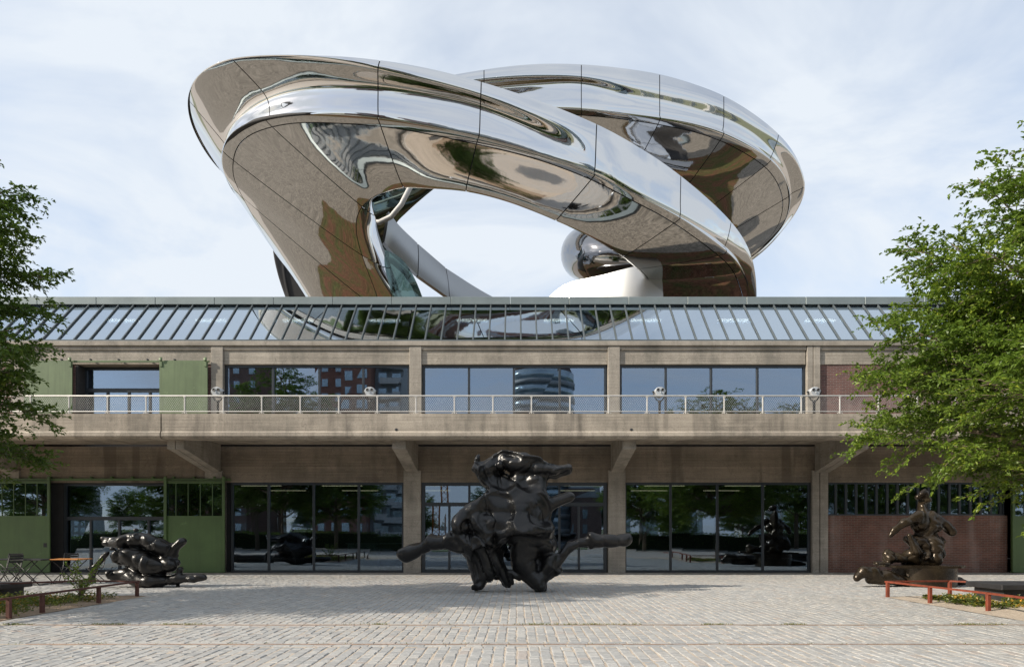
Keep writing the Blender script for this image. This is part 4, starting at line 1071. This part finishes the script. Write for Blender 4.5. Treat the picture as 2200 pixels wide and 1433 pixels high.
autosmooth(m.build('pedestal', M_BRONZEB, seat))
m = MB().prism([(cx - 1.15, Y0 - 0.62), (cx + 0.55, Y0 - 0.80), (cx + 0.98, Y0 - 0.35), (cx + 0.95, Y0 + 0.6), (cx - 0.4, Y0 + 0.8), (cx - 1.1, Y0 + 0.5)], 'z', zp - 0.061, zp)
m.build('slab', M_BRONZEB, seat)

# ------------------------------------------------------------------ coin binoculars on the balcony
VY = BF + 0.85
def viewer(px, label):
    x = wx(px, VY); v = empty('coin_binoculars', (x, VY, FLOOR2)); zc = wz(842, VY)
    tag(v, label, 'binoculars', 'coin binoculars along the balcony')
    m = MB().lathe([(0.16, 0.0), (0.16, 0.03), (0.07, 0.06), (0.05, 0.12), (0.042, zc - FLOOR2 - 0.36), (0.06, zc - FLOOR2 - 0.34), (0.06, zc - FLOOR2 - 0.28)], (x, VY, FLOOR2), 14)
    m.build('pedestal', M_BLACKST, v)
    m = MB().tube([(x - 0.20, VY, zc + 0.02), (x - 0.20, VY, zc - 0.10), (x - 0.10, VY, zc - 0.27), (x, VY, zc - 0.31), (x + 0.10, VY, zc - 0.27), (x + 0.20, VY, zc - 0.10), (x + 0.20, VY, zc + 0.02)], 0.022, 8)
    m.tube([(x - 0.24, VY, zc), (x - 0.14, VY, zc)], 0.028, 8).tube([(x + 0.14, VY, zc), (x + 0.24, VY, zc)], 0.028, 8)
    m.build('yoke', M_BLACKST, v)
    out = [(math.sin(a)*0.185*(1.0 if math.cos(a) > -0.2 else 0.86), math.cos(a)*(0.15 if math.cos(a) > 0 else 0.20)) for a in np.linspace(0, 2*math.pi, 24, endpoint=False)]
    rings = [(0.86, -0.13), (1.0, -0.10), (1.0, 0.10), (0.80, 0.22)]
    vv = [(x + p[0]*s_, VY + d, zc + p[1]*s_) for s_, d in rings for p in out]; n = 24
    ff = [(i*n + k, i*n + (k+1) % n, (i+1)*n + (k+1) % n, (i+1)*n + k) for i in range(3) for k in range(n)] + [tuple(range(n))[::-1], tuple(range(3*n, 4*n))]
    autosmooth(MB().add(vv, ff, True).build('head', M_SILVER, v), 40)
    for s_ in (-1, 1):
        MB().lathe([(0.0, 0.0), (0.040, 0.0), (0.048, -0.03), (0.034, -0.031), (0.034, -0.028)], (x + s_*0.075, VY - 0.13, zc + 0.045), 14, 'y').build('eyepiece', M_BLACKST, v)
    MB().cbox(x - 0.016, x + 0.016, VY - 0.165, VY - 0.128, zc - 0.075, zc - 0.01, 0.006).build('coin_slot', M_SILVER, v)
viewer(468, 'silver coin binoculars on the balcony beside the green sliding door')
viewer(796, 'silver coin binoculars on the balcony, second from the left')
viewer(1417, 'silver coin binoculars on the balcony, third from the left')
viewer(1749, 'silver coin binoculars on the balcony in front of the jointed pilaster, rightmost')

# ------------------------------------------------------------------ planting beds, low rails, plants
def bed(name, P, mat):
    bm = bmesh.new(); vs = [bm.verts.new((p[0], p[1], 0.004)) for p in P]; bm.faces.new(vs)
    bmesh.ops.triangulate(bm, faces=bm.faces[:])
    for _ in range(5): bmesh.ops.subdivide_edges(bm, edges=[e for e in bm.edges if e.calc_length() > 0.35], cuts=1)
    for v in bm.verts:
        if not v.is_boundary: v.co.z = 0.03 + 0.04*math.sin(v.co.x*3.1)*math.sin(v.co.y*2.7) + random.uniform(-0.015, 0.02)
    bmesh.ops.triangulate(bm, faces=bm.faces[:]); bmesh.ops.recalc_face_normals(bm, faces=bm.faces[:])
    me = bpy.data.meshes.new(name); bm.to_mesh(me); bm.free(); me.materials.append(mat)
    for p in me.polygons: p.use_smooth = True
    return tag(place(name, me), kind='structure')
bed('planting_bed', BED_L, M_BEDSOIL); bed('planting_bed', BED_R, M_SAND)
def low_rail(pts, posts, label, h=0.36, M_CORTEN=M_CORTEN):
    o = empty('planter_rail', (pts[0][0], pts[0][1], 0)); tag(o, label, 'railing')
    for a, b in zip(pts[:-1], pts[1:]):
        a, b = Vector((a[0], a[1], h)), Vector((b[0], b[1], h)); d = (b-a).normalized(); s = Vector((-d.y, d.x, 0))*0.028; u = Vector((0, 0, 0.019))
        a = a - d*0.03; b = b + d*0.03
        v = [a-s-u, a+s-u, a+s+u, a-s+u, b-s-u, b+s-u, b+s+u, b-s+u]
        MB().add(v, [(0,1,2,3), (7,6,5,4), (0,4,5,1), (1,5,6,2), (2,6,7,3), (3,7,4,0)]).build('rail', M_CORTEN, o)
    for p in posts:
        MB().cbox(p[0]-0.035, p[0]+0.035, p[1]-0.035, p[1]+0.035, -0.02, h - 0.020, 0.006).build('post', M_CORTEN, o)
low_rail([(-9.0, 8.9), (-9.0, 12.0), (-8.98, 16.2), (-10.5, 16.5), (-13.0, 14.4)], [(-9.0, 9.6), (-9.0, 12.1), (-9.0, 12.95), (-9.0, 14.7), (-8.98, 16.15), (-10.5, 16.45), (-12.9, 14.5)], 'rust-red low rail around the left planting bed, tree shade put into its colour', M_CORTEN=M_CORTENSHADE)
low_rail([(8.75, 16.15), (9.05, 13.1), (9.1, 8.9)], [(8.75, 16.1), (8.9, 14.7), (9.05, 13.1), (9.1, 11.0)], 'rust-red low rail along the plaza side of the right planting bed')
low_rail([(8.82, 16.2), (10.38, 16.4), (12.0, 15.0)], [(10.38, 16.36), (11.95, 15.05)], 'thin rust-red low rail along the far side of the right planting bed')
def leaf_mesh(name, P, D, U, size, mat, wid=0.5, tint=None, fold=0.18):
    """P base points, D directions, U leaf normals, size per leaf"""
    D = D/(np.linalg.norm(D, axis=1, keepdims=True)+1e-9); S = np.cross(D, U); S /= (np.linalg.norm(S, axis=1, keepdims=True)+1e-9); N = np.cross(S, D)
    s = size[:, None]
    v = np.stack([P, P + D*s*0.45 + S*s*wid*0.5 + N*s*fold, P + D*s, P + D*s*0.45 - S*s*wid*0.5 + N*s*fold], 1).reshape(-1, 3)
    i = np.arange(len(P))*4
    f = np.stack([i, i+1, i+2, i, i+2, i+3], 1).reshape(-1, 3)
    t = rng.random(len(P)) if tint is None else tint
    return np_mesh(name, v, f, mat, False, np.repeat(t, 4))
def clumps(name, spots, mat, n=60, ht=0.18, rad=0.2, size=0.06):
    Ps, Ds = [], []
    for (x, y, s_) in spots:
        a = rng.uniform(0, 6.28, n); r = rad*s_*np.sqrt(rng.random(n)); z = ht*s_*rng.random(n)*(1 - 0.6*r/(rad*s_)) + 0.03
        Ps.append(np.stack([x + r*np.cos(a), y + r*np.sin(a), z], 1)); Ds.append(np.stack([np.cos(a), np.sin(a), rng.uniform(-0.3, 0.9, n)], 1))
    P = np.concatenate(Ps); D = np.concatenate(Ds) + rng.normal(0, 0.35, (len(P), 3)); U = np.tile([0, 0, 1.0], (len(P), 1)) + rng.normal(0, 0.4, (len(P), 3))
    return place(name, leaf_mesh(name, P, D, U, size*rng.uniform(0.6, 1.3, len(P)), mat, 0.6))
lspots = [(rng.uniform(-12.5, -9.2), rng.uniform(11.2, 15.6), rng.uniform(0.7, 1.4)) for _ in range(130)]
rspots = [(9.3 + abs(rng.normal(0, 0.9)), rng.uniform(13.2, 15.6), rng.uniform(0.5, 1.1)) for _ in range(44)]
tag(clumps('ground_cover', lspots, M_COVER), kind='stuff'); tag(clumps('ground_cover', rspots, M_COVER, 70), kind='stuff')
tag(clumps('yellowed_ground_cover', lspots[::2], M_YELLOW, 26), kind='stuff'); tag(clumps('yellowed_ground_cover', [(x+0.15, y-0.1, s_) for x, y, s_ in rspots[::2]], M_YELLOW, 40), kind='stuff')
tag(clumps('dried_ground_cover', [(9.8, 12.3, 0.8), (10.1, 12.4, 0.7), (9.9, 11.5, 0.8), (-11, 11.6, 0.7), (-9.8, 11.4, 0.6)], M_RUSTP, 120, 0.16, 0.16, 0.05), kind='stuff')
# sapling in the left bed
sx, sy = wx(175, 15.2), 15.2
sap = empty('young_shrub', (sx, sy, 0)); tag(sap, 'leafy young shrub growing behind the left planter rail', 'shrub')
ms = MB(); Ps, Ds = [], []
for k in range(9):
    a = k*2.4; r = 0.15 + 0.3*rng.random(); hh = rng.uniform(0.45, 0.95)
    c = [(sx, sy, 0.02), (sx + 0.4*r*math.cos(a), sy + 0.4*r*math.sin(a), hh*0.5), (sx + r*math.cos(a)*1.3, sy + r*math.sin(a), hh)]
    ms.tube(c, [0.010, 0.007, 0.004], 5)
    for q in np.linspace(0.35, 1, 12):
        p = cr(np.array(c), np.array([q*2]))[0]
        for _ in range(3): Ps.append(p); Ds.append(rng.normal(0, 1, 3)*[1, 1, 0.5] + [0, 0, 0.1])
ms.build('stem', M_BARK, sap)
Ps = np.array(Ps); Ds = np.array(Ds)
place('foliage', leaf_mesh('foliage', Ps, Ds, np.tile([0, 0, 1.0], (len(Ps), 1)) + rng.normal(0, 0.3, Ps.shape), rng.uniform(0.05, 0.10, len(Ps)), M_LEAF, 0.55), sap)
# low dark slab benches
def slab_bench(x0, x1, y0, y1, h, label):
    o = empty('slab_bench', ((x0+x1)/2, (y0+y1)/2, 0)); tag(o, label, 'bench')
    MB().cbox(x0, x1, y0, y1, h - 0.12, h, 0.015).build('seat', M_BENCH, o)
    MB().cbox(x0 + 0.12, x1 - 0.12, y0 + 0.12, y1 - 0.12, -0.01, h - 0.121, 0.01).build('plinth', M_BENCH, o)
slab_bench(-14.5, -11.55, 15.2, 16.3, 0.36, 'low blackened slab bench at the left edge of the forecourt')
slab_bench(10.45, 15.0, 14.7, 15.9, 0.40, 'low blackened slab bench at the right edge behind the planter')

# ------------------------------------------------------------------ cafe furniture
def folding_table(x, y, top, label, rz=0.0, L=0.9):
    o = empty('cafe_table', (x, y, 0)); tag(o, label, 'table', 'cafe tables beside the reclining bronze'); c, s_ = math.cos(rz), math.sin(rz)
    def T(p): return (x + p[0]*c - p[1]*s_, y + p[0]*s_ + p[1]*c, p[2])
    m = MB().cbox(-L/2, L/2, -0.33, 0.33, 0.715, 0.745, 0.006); m.v = [T(p) for p in m.v]; m.build('table_top', top, o)
    for sy_ in (-0.28, 0.28):
        MB().tube([T((-L*0.42, sy_, 0.0)), T((L*0.36, sy_, 0.71))], 0.013, 6).build('leg', M_BLACKST, o)
        MB().tube([T((L*0.42, sy_, 0.0)), T((-L*0.36, sy_, 0.71))], 0.013, 6).build('leg', M_BLACKST, o)
    MB().tube([T((-L*0.42, -0.28, 0.012)), T((-L*0.42, 0.28, 0.012))], 0.011, 6).build('stretcher', M_BLACKST, o)
    MB().tube([T((L*0.42, -0.28, 0.012)), T((L*0.42, 0.28, 0.012))], 0.011, 6).build('stretcher', M_BLACKST, o)
def folding_chair(x, y, rz, label):
    o = empty('folding_chair', (x, y, 0)); tag(o, label, 'chair', 'folding chairs at the cafe tables'); c, s_ = math.cos(rz), math.sin(rz)
    def T(p): return (x + p[0]*c - p[1]*s_, y + p[0]*s_ + p[1]*c, p[2])
    for q in range(5):
        m = MB().cbox(-0.19, 0.19, -0.19 + q*0.078, -0.125 + q*0.078, 0.44, 0.455, 0.004); m.v = [T(p) for p in m.v]; m.build('seat_slat', M_BLACKST, o)
    for q in (0.66, 0.75, 0.82):
        m = MB().cbox(-0.19, 0.19, 0.215 + (q-0.66)*0.3, 0.232 + (q-0.66)*0.3, q, q + 0.055, 0.004); m.v = [T(p) for p in m.v]; m.build('back_slat', M_BLACKST, o)
    for s2 in (-0.19, 0.19):
        MB().tube([T((s2, -0.24, 0)), T((s2, 0.15, 0.45)), T((s2, 0.27, 0.88))], 0.012, 6).build('leg', M_BLACKST, o)
        MB().tube([T((s2*0.9, 0.26, 0)), T((s2*0.9, -0.17, 0.44))], 0.012, 6).build('leg', M_BLACKST, o)
ty = 20.3
folding_table(wx(150, ty), ty, M_WOOD, 'cafe table with an orange wooden top', 0.05, 0.95)
folding_table(wx(88, ty), ty - 0.3, M_BLACKST, 'black cafe table just left of the orange-topped one', -0.1, 1.0)
folding_table(wx(38, ty), ty - 0.1, M_BLACKST, 'black cafe table second from the orange-topped one', 0.1, 1.0)
folding_chair(wx(18, ty), ty - 0.8, 1.3, 'black folding chair at the left edge of the picture by the tables')
folding_chair(wx(62, ty), ty - 0.75, -1.9, 'black folding chair between the two black tables')
folding_chair(wx(112, ty), ty + 0.75, 0.3, 'black folding chair behind the gap between black and orange tables')
folding_chair(wx(190, ty), ty + 0.3, -1.4, 'black folding chair right of the orange-topped table')
folding_chair(wx(-8, ty), ty + 0.6, 0.2, 'black folding chair cut by the left picture edge')

# ------------------------------------------------------------------ trees
def tree_geo(name, H, env, seed, lmat, nlimb=46, leaf=0.098, dens=1.0):
    g = np.random.default_rng(seed); ez = [e[0] for e in env]; er = [e[1] for e in env]
    wood = MB(); top = H*0.96
    tp = [(0, 0, -0.05), (0.03, 0.02, H*0.25), (-0.04, 0.05, H*0.5), (0.05, -0.03, H*0.75), (0, 0, top)]
    wood.tube(tp, [0.17, 0.13, 0.10, 0.06, 0.015], 12)
    trunk_at = lambda z: np.array([np.interp(z, [p[2] for p in tp], [p[k] for p in tp]) for k in (0, 1)] + [z])
    P, D = [], []
    z_lo, z_hi = ez[0], ez[-1]
    for i in range(nlimb):
        u = (i + g.random()*0.8)/nlimb; ze = z_lo + (z_hi - z_lo)*u**0.92
        az = i*2.39996 + g.normal(0, 0.25); r = np.interp(ze, ez, er)*g.uniform(0.80, 1.04)
        el = R(8 + 40*u + g.normal(0, 6)); z0 = max(ze - r*math.tan(el), 1.7 + 0.3*g.random()); z0 = min(z0, top - 0.15)
        a = trunk_at(z0); d = np.array([math.cos(az), math.sin(az), 0])
        e = a*[1, 1, 0] + d*r + [0, 0, ze]
        mid = 0.5*(a + e) + [0, 0, 0.10*r] + g.normal(0, 0.12, 3)
        q = cr(np.array([a, 0.5*a + 0.5*mid + g.normal(0, .05, 3), mid, 0.5*mid + 0.5*e + g.normal(0, .08, 3), e]), np.linspace(0, 4, 13))
        wood.tube([tuple(p) for p in q], list(np.interp(np.linspace(0, 1, 13), [0, 1], [0.018 + 0.012*r, 0.006])), 6)
        ns = max(5, int(r*7.0)); side = np.array([-d[1], d[0], 0])
        for k in range(ns):
            t = 0.22 + 0.78*(k + g.random()*0.6)/ns; b = cr(q, np.array([min(t, 1)*12]))[0]
            sl = (0.42*r*(1.12 - t) + 0.30)*g.uniform(0.7, 1.2); sg = 1 if k % 2 else -1
            an = R(g.uniform(28, 62)); dd = d*math.cos(an) + side*sg*math.sin(an) + [0, 0, g.normal(0.05, 0.28)]
            m_ = 6; bend = np.array([0, 0, -0.10*sl])
            sb = np.array([b + dd*sl*x + bend*x*x + g.normal(0, 0.012, 3)*x for x in np.linspace(0, 1, m_)])
            wood.tube([tuple(p) for p in sb], list(np.linspace(0.009, 0.003, m_)), 4, False)
            nt_ = max(3, int(sl/0.105))
            for j in range(nt_ + 1):
                x = 0.12 + 0.88*j/nt_; c = cr(sb, np.array([x*(m_-1)]))[0]
                s2 = 1 if j % 2 else -1; sd = np.cross(dd, [0, 0, 1.0]); sd /= np.linalg.norm(sd) + 1e-9
                td = dd*0.75 + sd*s2*g.uniform(0.2, 0.9) + [0, 0, g.normal(0.0, 0.3)]
                tl = g.uniform(0.16, 0.36); nl = max(3, int(g.uniform(10, 16)*dens))
                xs = g.random(nl)
                pp = c + td[None]*(tl*xs)[:, None] + g.normal(0, 0.015, (nl, 3)) + np.array([0, 0, -0.06])*(xs**2)[:, None]
                ld = td[None]*0.6 + np.where(np.arange(nl)[:, None] % 2, 1, -1)*sd[None]*0.7 + g.normal(0, 0.3, (nl, 3)) + [0, 0, -0.12]
                P.append(pp); D.append(ld)
    P = np.concatenate(P); D = np.concatenate(D)
    U = np.tile([0, 0, 1.0], (len(P), 1)) + g.normal(0, 0.42, (len(P), 3))
    rad = np.hypot(P[:, 0], P[:, 1])
    tint = np.clip(g.beta(2.2, 2.2, len(P)) + 0.12*np.sin(P[:, 0]*1.7 + P[:, 2]*2.1) , 0, 1)
    return wood.mesh('trunk', M_BARK), leaf_mesh('crown', P, D, U, leaf*g.uniform(0.65, 1.25, len(P)), lmat, 0.52, tint)
def plant_tree(meshes, loc, label, rz=0.0, group=None, s=1.0):
    o = empty('elm_tree', loc); o.rotation_euler = (0, 0, rz); o.scale = (s, s, s); tag(o, label, 'tree', group)
    for nm, me in zip(('trunk', 'crown'), meshes):
        c = bpy.data.objects.new(nm, me); COL.objects.link(c); c.parent = o
    return o
ENV_R = [(2.5, 2.0), (3.0, 3.4), (3.6, 4.4), (4.5, 4.8), (5.2, 4.1), (6.2, 3.7), (7.2, 3.5), (8.0, 3.0), (8.6, 2.3), (9.1, 1.5), (9.6, 0.5)]
TR = tree_geo('tree_r', 9.9, ENV_R, 5, M_LEAF, 66)
plant_tree(TR, (11.05, 13.0, 0), 'bright green leafy tree at the right edge, overhanging the balcony', 0.0)
ENV_L = [(2.9, 3.3), (3.6, 3.6), (4.4, 3.9), (5.1, 3.5), (5.6, 3.75), (6.2, 3.4), (7.0, 3.6), (7.6, 3.3), (8.4, 3.1), (9.3, 2.7), (10.2, 1.6), (10.8, 0.6)]
TL = tree_geo('tree_l', 11.0, ENV_L, 9, M_LEAFD, 66, dens=1.2)
plant_tree(TL, (-13.0, 13.0, 0), 'dark green leafy tree at the left edge of the picture', 0.6)
g_ = 'quayside trees mirrored in the ground-floor windows'
for k, (x, y, s_, src) in enumerate([(-39, -6, 1.1, TL), (-29.5, -9, 1.15, TR), (-22, -7.5, 1.2, TL), (-16, -10.5, 1.1, TR), (11.5, -10, 1.05, TR), (17.5, -8.5, 1.15, TL), (24.5, -9, 1.2, TL), (32, -8, 1.1, TR), (40, -9, 1.0, TL)]):
    plant_tree(src, (x, y, 0), 'quayside tree mirrored in the glass, ' + ['leftmost of the row', 'second from the left', 'third from the left', 'fourth from the left', 'fifth, just right of the entrance', 'sixth, in the right window', 'seventh, at the jointed pier', 'eighth, in the strip window', 'rightmost of the row'][k], k*1.3, g_, s_)

# ------------------------------------------------------------------ city across the harbour (seen mirrored in the glass)
M_TBRICK = simple('tower_brick', (0.27, 0.135, 0.10), 0.85, 0, 0.2, 0.6)
M_TDARK = simple('tower_dark_brick', (0.17, 0.11, 0.09), 0.85, 0, 0.2, 0.6)
M_TWHITE = simple('tower_white_render', (0.55, 0.55, 0.54), 0.7, 0, 0.1, 0.6)
M_TGLASS = simple('tower_glass', (0.42, 0.52, 0.58), 0.12, 0.6, 0.2, 0.6)
M_TGREY = simple('tower_grey', (0.28, 0.30, 0.31), 0.6, 0, 0.15, 0.5)
def tower(x0, x1, y0, y1, h, wall, label, win=(1.5, 1.6), bal=None, floor=3.0, nwin=None):
    o = empty('apartment_tower', ((x0+x1)/2, (y0+y1)/2, -1.2)); tag(o, label, 'building')
    MB().box(x0, x1, y0, y1, -1.2, h).build('wall', wall, o)
    MB().box(x0 + 1, x1 - 1, y0 + 1, y1 - 1, h + 0.003, h + 2.2).build('roof_plant', M_TGREY, o)
    n = nwin or max(2, int((x1-x0)/3.0)); nf = int((h - 2)/floor)
    wm = MB().box(-win[0]/2, win[0]/2, -0.02, 0.10, 0, win[1]).mesh('window', M_TGLASS)
    for f in range(nf):
        for k in range(n):
            place('window', wm, o, (x0 + (x1-x0)*(k+0.5)/n, y1 + 0.0, 1.5 + f*floor))
    if bal:
        bm_ = MB().box(0, bal[1]-bal[0], 0.0, 1.5, 0, 0.25).box(0, bal[1]-bal[0], 1.4, 1.5, 0.251, 1.2).mesh('balcony', M_TWHITE)
        for f in range(nf): place('balcony', bm_, o, (bal[0], y1 + 0.11, 0.9 + f*floor))
    return o
vs = lambda px, V=140.0: (px - CX)/F*V
yb = 50.6 - 140.0
tower(vs(478), vs(545), yb-16, yb, 48, M_TDARK, 'dark brown brick tower mirrored in the upper left window', (1.2, 1.5))
tower(vs(684), vs(742), yb-16, yb, 46, M_TBRICK, 'red brick tower with regular windows mirrored in the second upper bay', (1.3, 1.6))
tower(vs(748), vs(812), yb-16, yb+6, 41, M_TBRICK, 'lower red brick block in front of the towers mirrored in the glass', (1.5, 1.7))
tower(vs(812), vs(872), yb-12, yb+2, 47, M_TGREY, 'grey tower with white balconies mirrored in the upper windows', (1.8, 1.8), (vs(825), vs(872)))
tower(vs(330), vs(420), yb-16, yb-6, 26, M_TBRICK, 'broad red brick block on the far bank', (1.5, 1.7))
tower(vs(1216), vs(1296), yb-14, yb, 9.0, M_TDARK, 'dark low hotel block beside the round tower on the far bank', (1.0, 1.8))
rt = empty('round_tower', (vs(1170), yb - 8, -1.2)); tag(rt, 'round glass office tower mirrored in the centre window', 'building')
for f in range(12):
    zz = -1.2 + f*3.1
    MB().lathe([(6.4, 0.0), (6.4, 1.0)], (vs(1170), yb - 8, zz), 36).build('floor_band', M_TGREY, rt)
    MB().lathe([(6.2, 1.002), (6.2, 3.098)], (vs(1170), yb - 8, zz), 36).build('window_band', M_TGLASS, rt)
MB().lathe([(6.0, 0), (5.0, 2.5)], (vs(1170), yb - 8, -1.2 + 12*3.1), 36).build('roof', M_TDARK, rt)
for k, (a, b_, h) in enumerate(((1350, 1372, 14), (1400, 1420, 12), (1470, 1500, 10), (1600, 1640, 21), (1665, 1712, 22), (1760, 1800, 12), (90, 180, 12))):
    tower(vs(a, 300), vs(b_, 300), -262, -250, h*1.7, M_TWHITE if k in (3, 4) else M_TGREY, 
          ['slim grey block far across the water', 'second slim grey block far across the water', 'low grey block far across the water', 'pale gridded tower far across the water', 'wide pale gridded tower far across the water', 'short grey block at the far right across the water', 'broad grey block at the far left across the water'][k], (1.8, 1.9))

# ------------------------------------------------------------------ harbour crane and boat (mirrored in the entrance glass)
M_ORANGE = simple('crane_orange', (0.50, 0.16, 0.03), 0.5)
cr_x, cr_y = vs(964), yb + 10
crane = empty('harbour_crane', (cr_x, cr_y, -1.2)); tag(crane, 'orange lattice crane mast mirrored in the entrance glass', 'crane')
m = MB()
for a in (-0.6, 0.6):
    for b_ in (-0.6, 0.6): m.tube([(cr_x + a, cr_y + b_, -1.2), (cr_x + a, cr_y + b_, 18)], 0.09, 5)
m.build('mast', M_ORANGE, crane)
m = MB()
for k in range(16):
    z0 = -1.2 + k*1.2
    m.tube([(cr_x - 0.6, cr_y + 0.6, z0), (cr_x + 0.6, cr_y + 0.6, z0 + 1.2)], 0.05, 4).tube([(cr_x + 0.6, cr_y - 0.6, z0), (cr_x - 0.6, cr_y - 0.6, z0 + 1.2)], 0.05, 4)
m.build('bracing', M_ORANGE, crane)
bx_, by_ = vs(1665, 125), 50.6 - 125
boat = empty('motor_yacht', (bx_, by_, -2.4)); tag(boat, 'white motor yacht moored across the water, mirrored in the right window', 'boat')
hull = [(-5, 0.3), (4.2, 0.3), (5.6, 1.5), (-5, 1.3)]
MB().prism([(bx_ + p[0], -2.4 + p[1] - 0.5) for p in hull], 'y', by_ - 1.5, by_ + 1.5).build('hull', M_TWHITE, boat)
MB().prism([(bx_ - 4.2, -1.6), (bx_ + 2.6, -1.6), (bx_ + 1.2, -0.4), (bx_ - 3.8, -0.4)], 'y', by_ - 1.2, by_ + 1.2).build('cabin', M_TWHITE, boat)
MB().prism([(bx_ - 2.8, -0.399), (bx_ + 0.2, -0.399), (bx_ - 0.6, 0.5), (bx_ - 2.6, 0.5)], 'y', by_ - 1.0, by_ + 1.0).build('flybridge', M_TWHITE, boat)
MB().box(bx_ - 3.4, bx_ + 0.9, by_ + 1.201, by_ + 1.22, -1.2, -0.7).build('window', M_TGLASS, boat)
# shop counter and stools behind the glass
M_PALE = simple('pale_green_front', (0.42, 0.52, 0.46), 0.5)
kx = wX(752); ky = 27.3
ctr = empty('shop_counter', (kx, ky, 0.03)); tag(ctr, 'pale green counter standing inside behind the second bay window', 'counter')
MB().cbox(kx - 0.6, kx + 0.6, ky, ky + 0.7, 0.031, 1.05, 0.01).build('body', M_PALE, ctr); MB().cbox(kx - 0.66, kx + 1.9, ky - 0.05, ky + 0.75, 1.051, 1.10, 0.01).build('worktop', M_TWHITE, ctr)
MB().cbox(kx + 0.7, kx + 1.85, ky + 0.05, ky + 0.7, 0.031, 1.05, 0.01).build('body', M_TDARK, ctr)
for q, lab in ((0.95, 'left of two low stools inside, beside the pale green counter'), (1.5, 'right of two low stools inside, by the window pier')):
    st_ = empty('stool', (kx + q, ky - 0.6, 0.03)); tag(st_, lab, 'stool')
    MB().cbox(kx + q - 0.17, kx + q + 0.17, ky - 0.77, ky - 0.43, 0.60, 0.64, 0.01).build('seat', M_WOOD, st_)
    for a in (-0.14, 0.14):
        for b_ in (-0.14, 0.14): MB().tube([(kx + q + a, ky - 0.6 + b_, 0.031), (kx + q + a*0.8, ky - 0.6 + b_*0.8, 0.60)], 0.012, 5).build('leg', M_BLACKST, st_)

# trees along the opposite bank
gf = 'trees along the opposite bank'
rb_ = random.Random(4)
for k in range(18):
    plant_tree(TR if k % 2 else TL, (-120 + k*14 + rb_.uniform(-3, 3), -99 - rb_.uniform(0, 8), -1.2), 'distant tree along the opposite bank of the harbour', k*1.1, gf, rb_.uniform(0.9, 1.25))

# clipped hedges on the water side, mirrored low in the ground-floor glass
def hedge(x0, x1, label):
    o = empty('clipped_hedge', ((x0+x1)/2, -11.6, 0)); tag(o, label, 'hedge', 'hedges on the water side')
    MB().cbox(x0 + 0.15, x1 - 0.15, -12.1, -11.1, 0.0, 1.35, 0.1).build('core', M_TDARKGREEN, o)
    n = int((x1-x0)*330); P = np.stack([rng.uniform(x0, x1, n), rng.uniform(-12.25, -10.95, n), 1.55*np.sqrt(rng.random(n))], 1)
    D = rng.normal(0, 1, (n, 3)); U = rng.normal(0, 1, (n, 3)) + [0, 0.6, 0.6]
    place('foliage', leaf_mesh('foliage', P, D, U, rng.uniform(0.08, 0.18, n), M_LEAFD, 0.6), o)
M_TDARKGREEN = simple('hedge_core', (0.02, 0.035, 0.01), 0.9)
hedge(-46, -7.5, 'clipped green hedge on the water side, left of the entrance axis'); hedge(10, 46, 'clipped green hedge on the water side, right of the entrance axis')
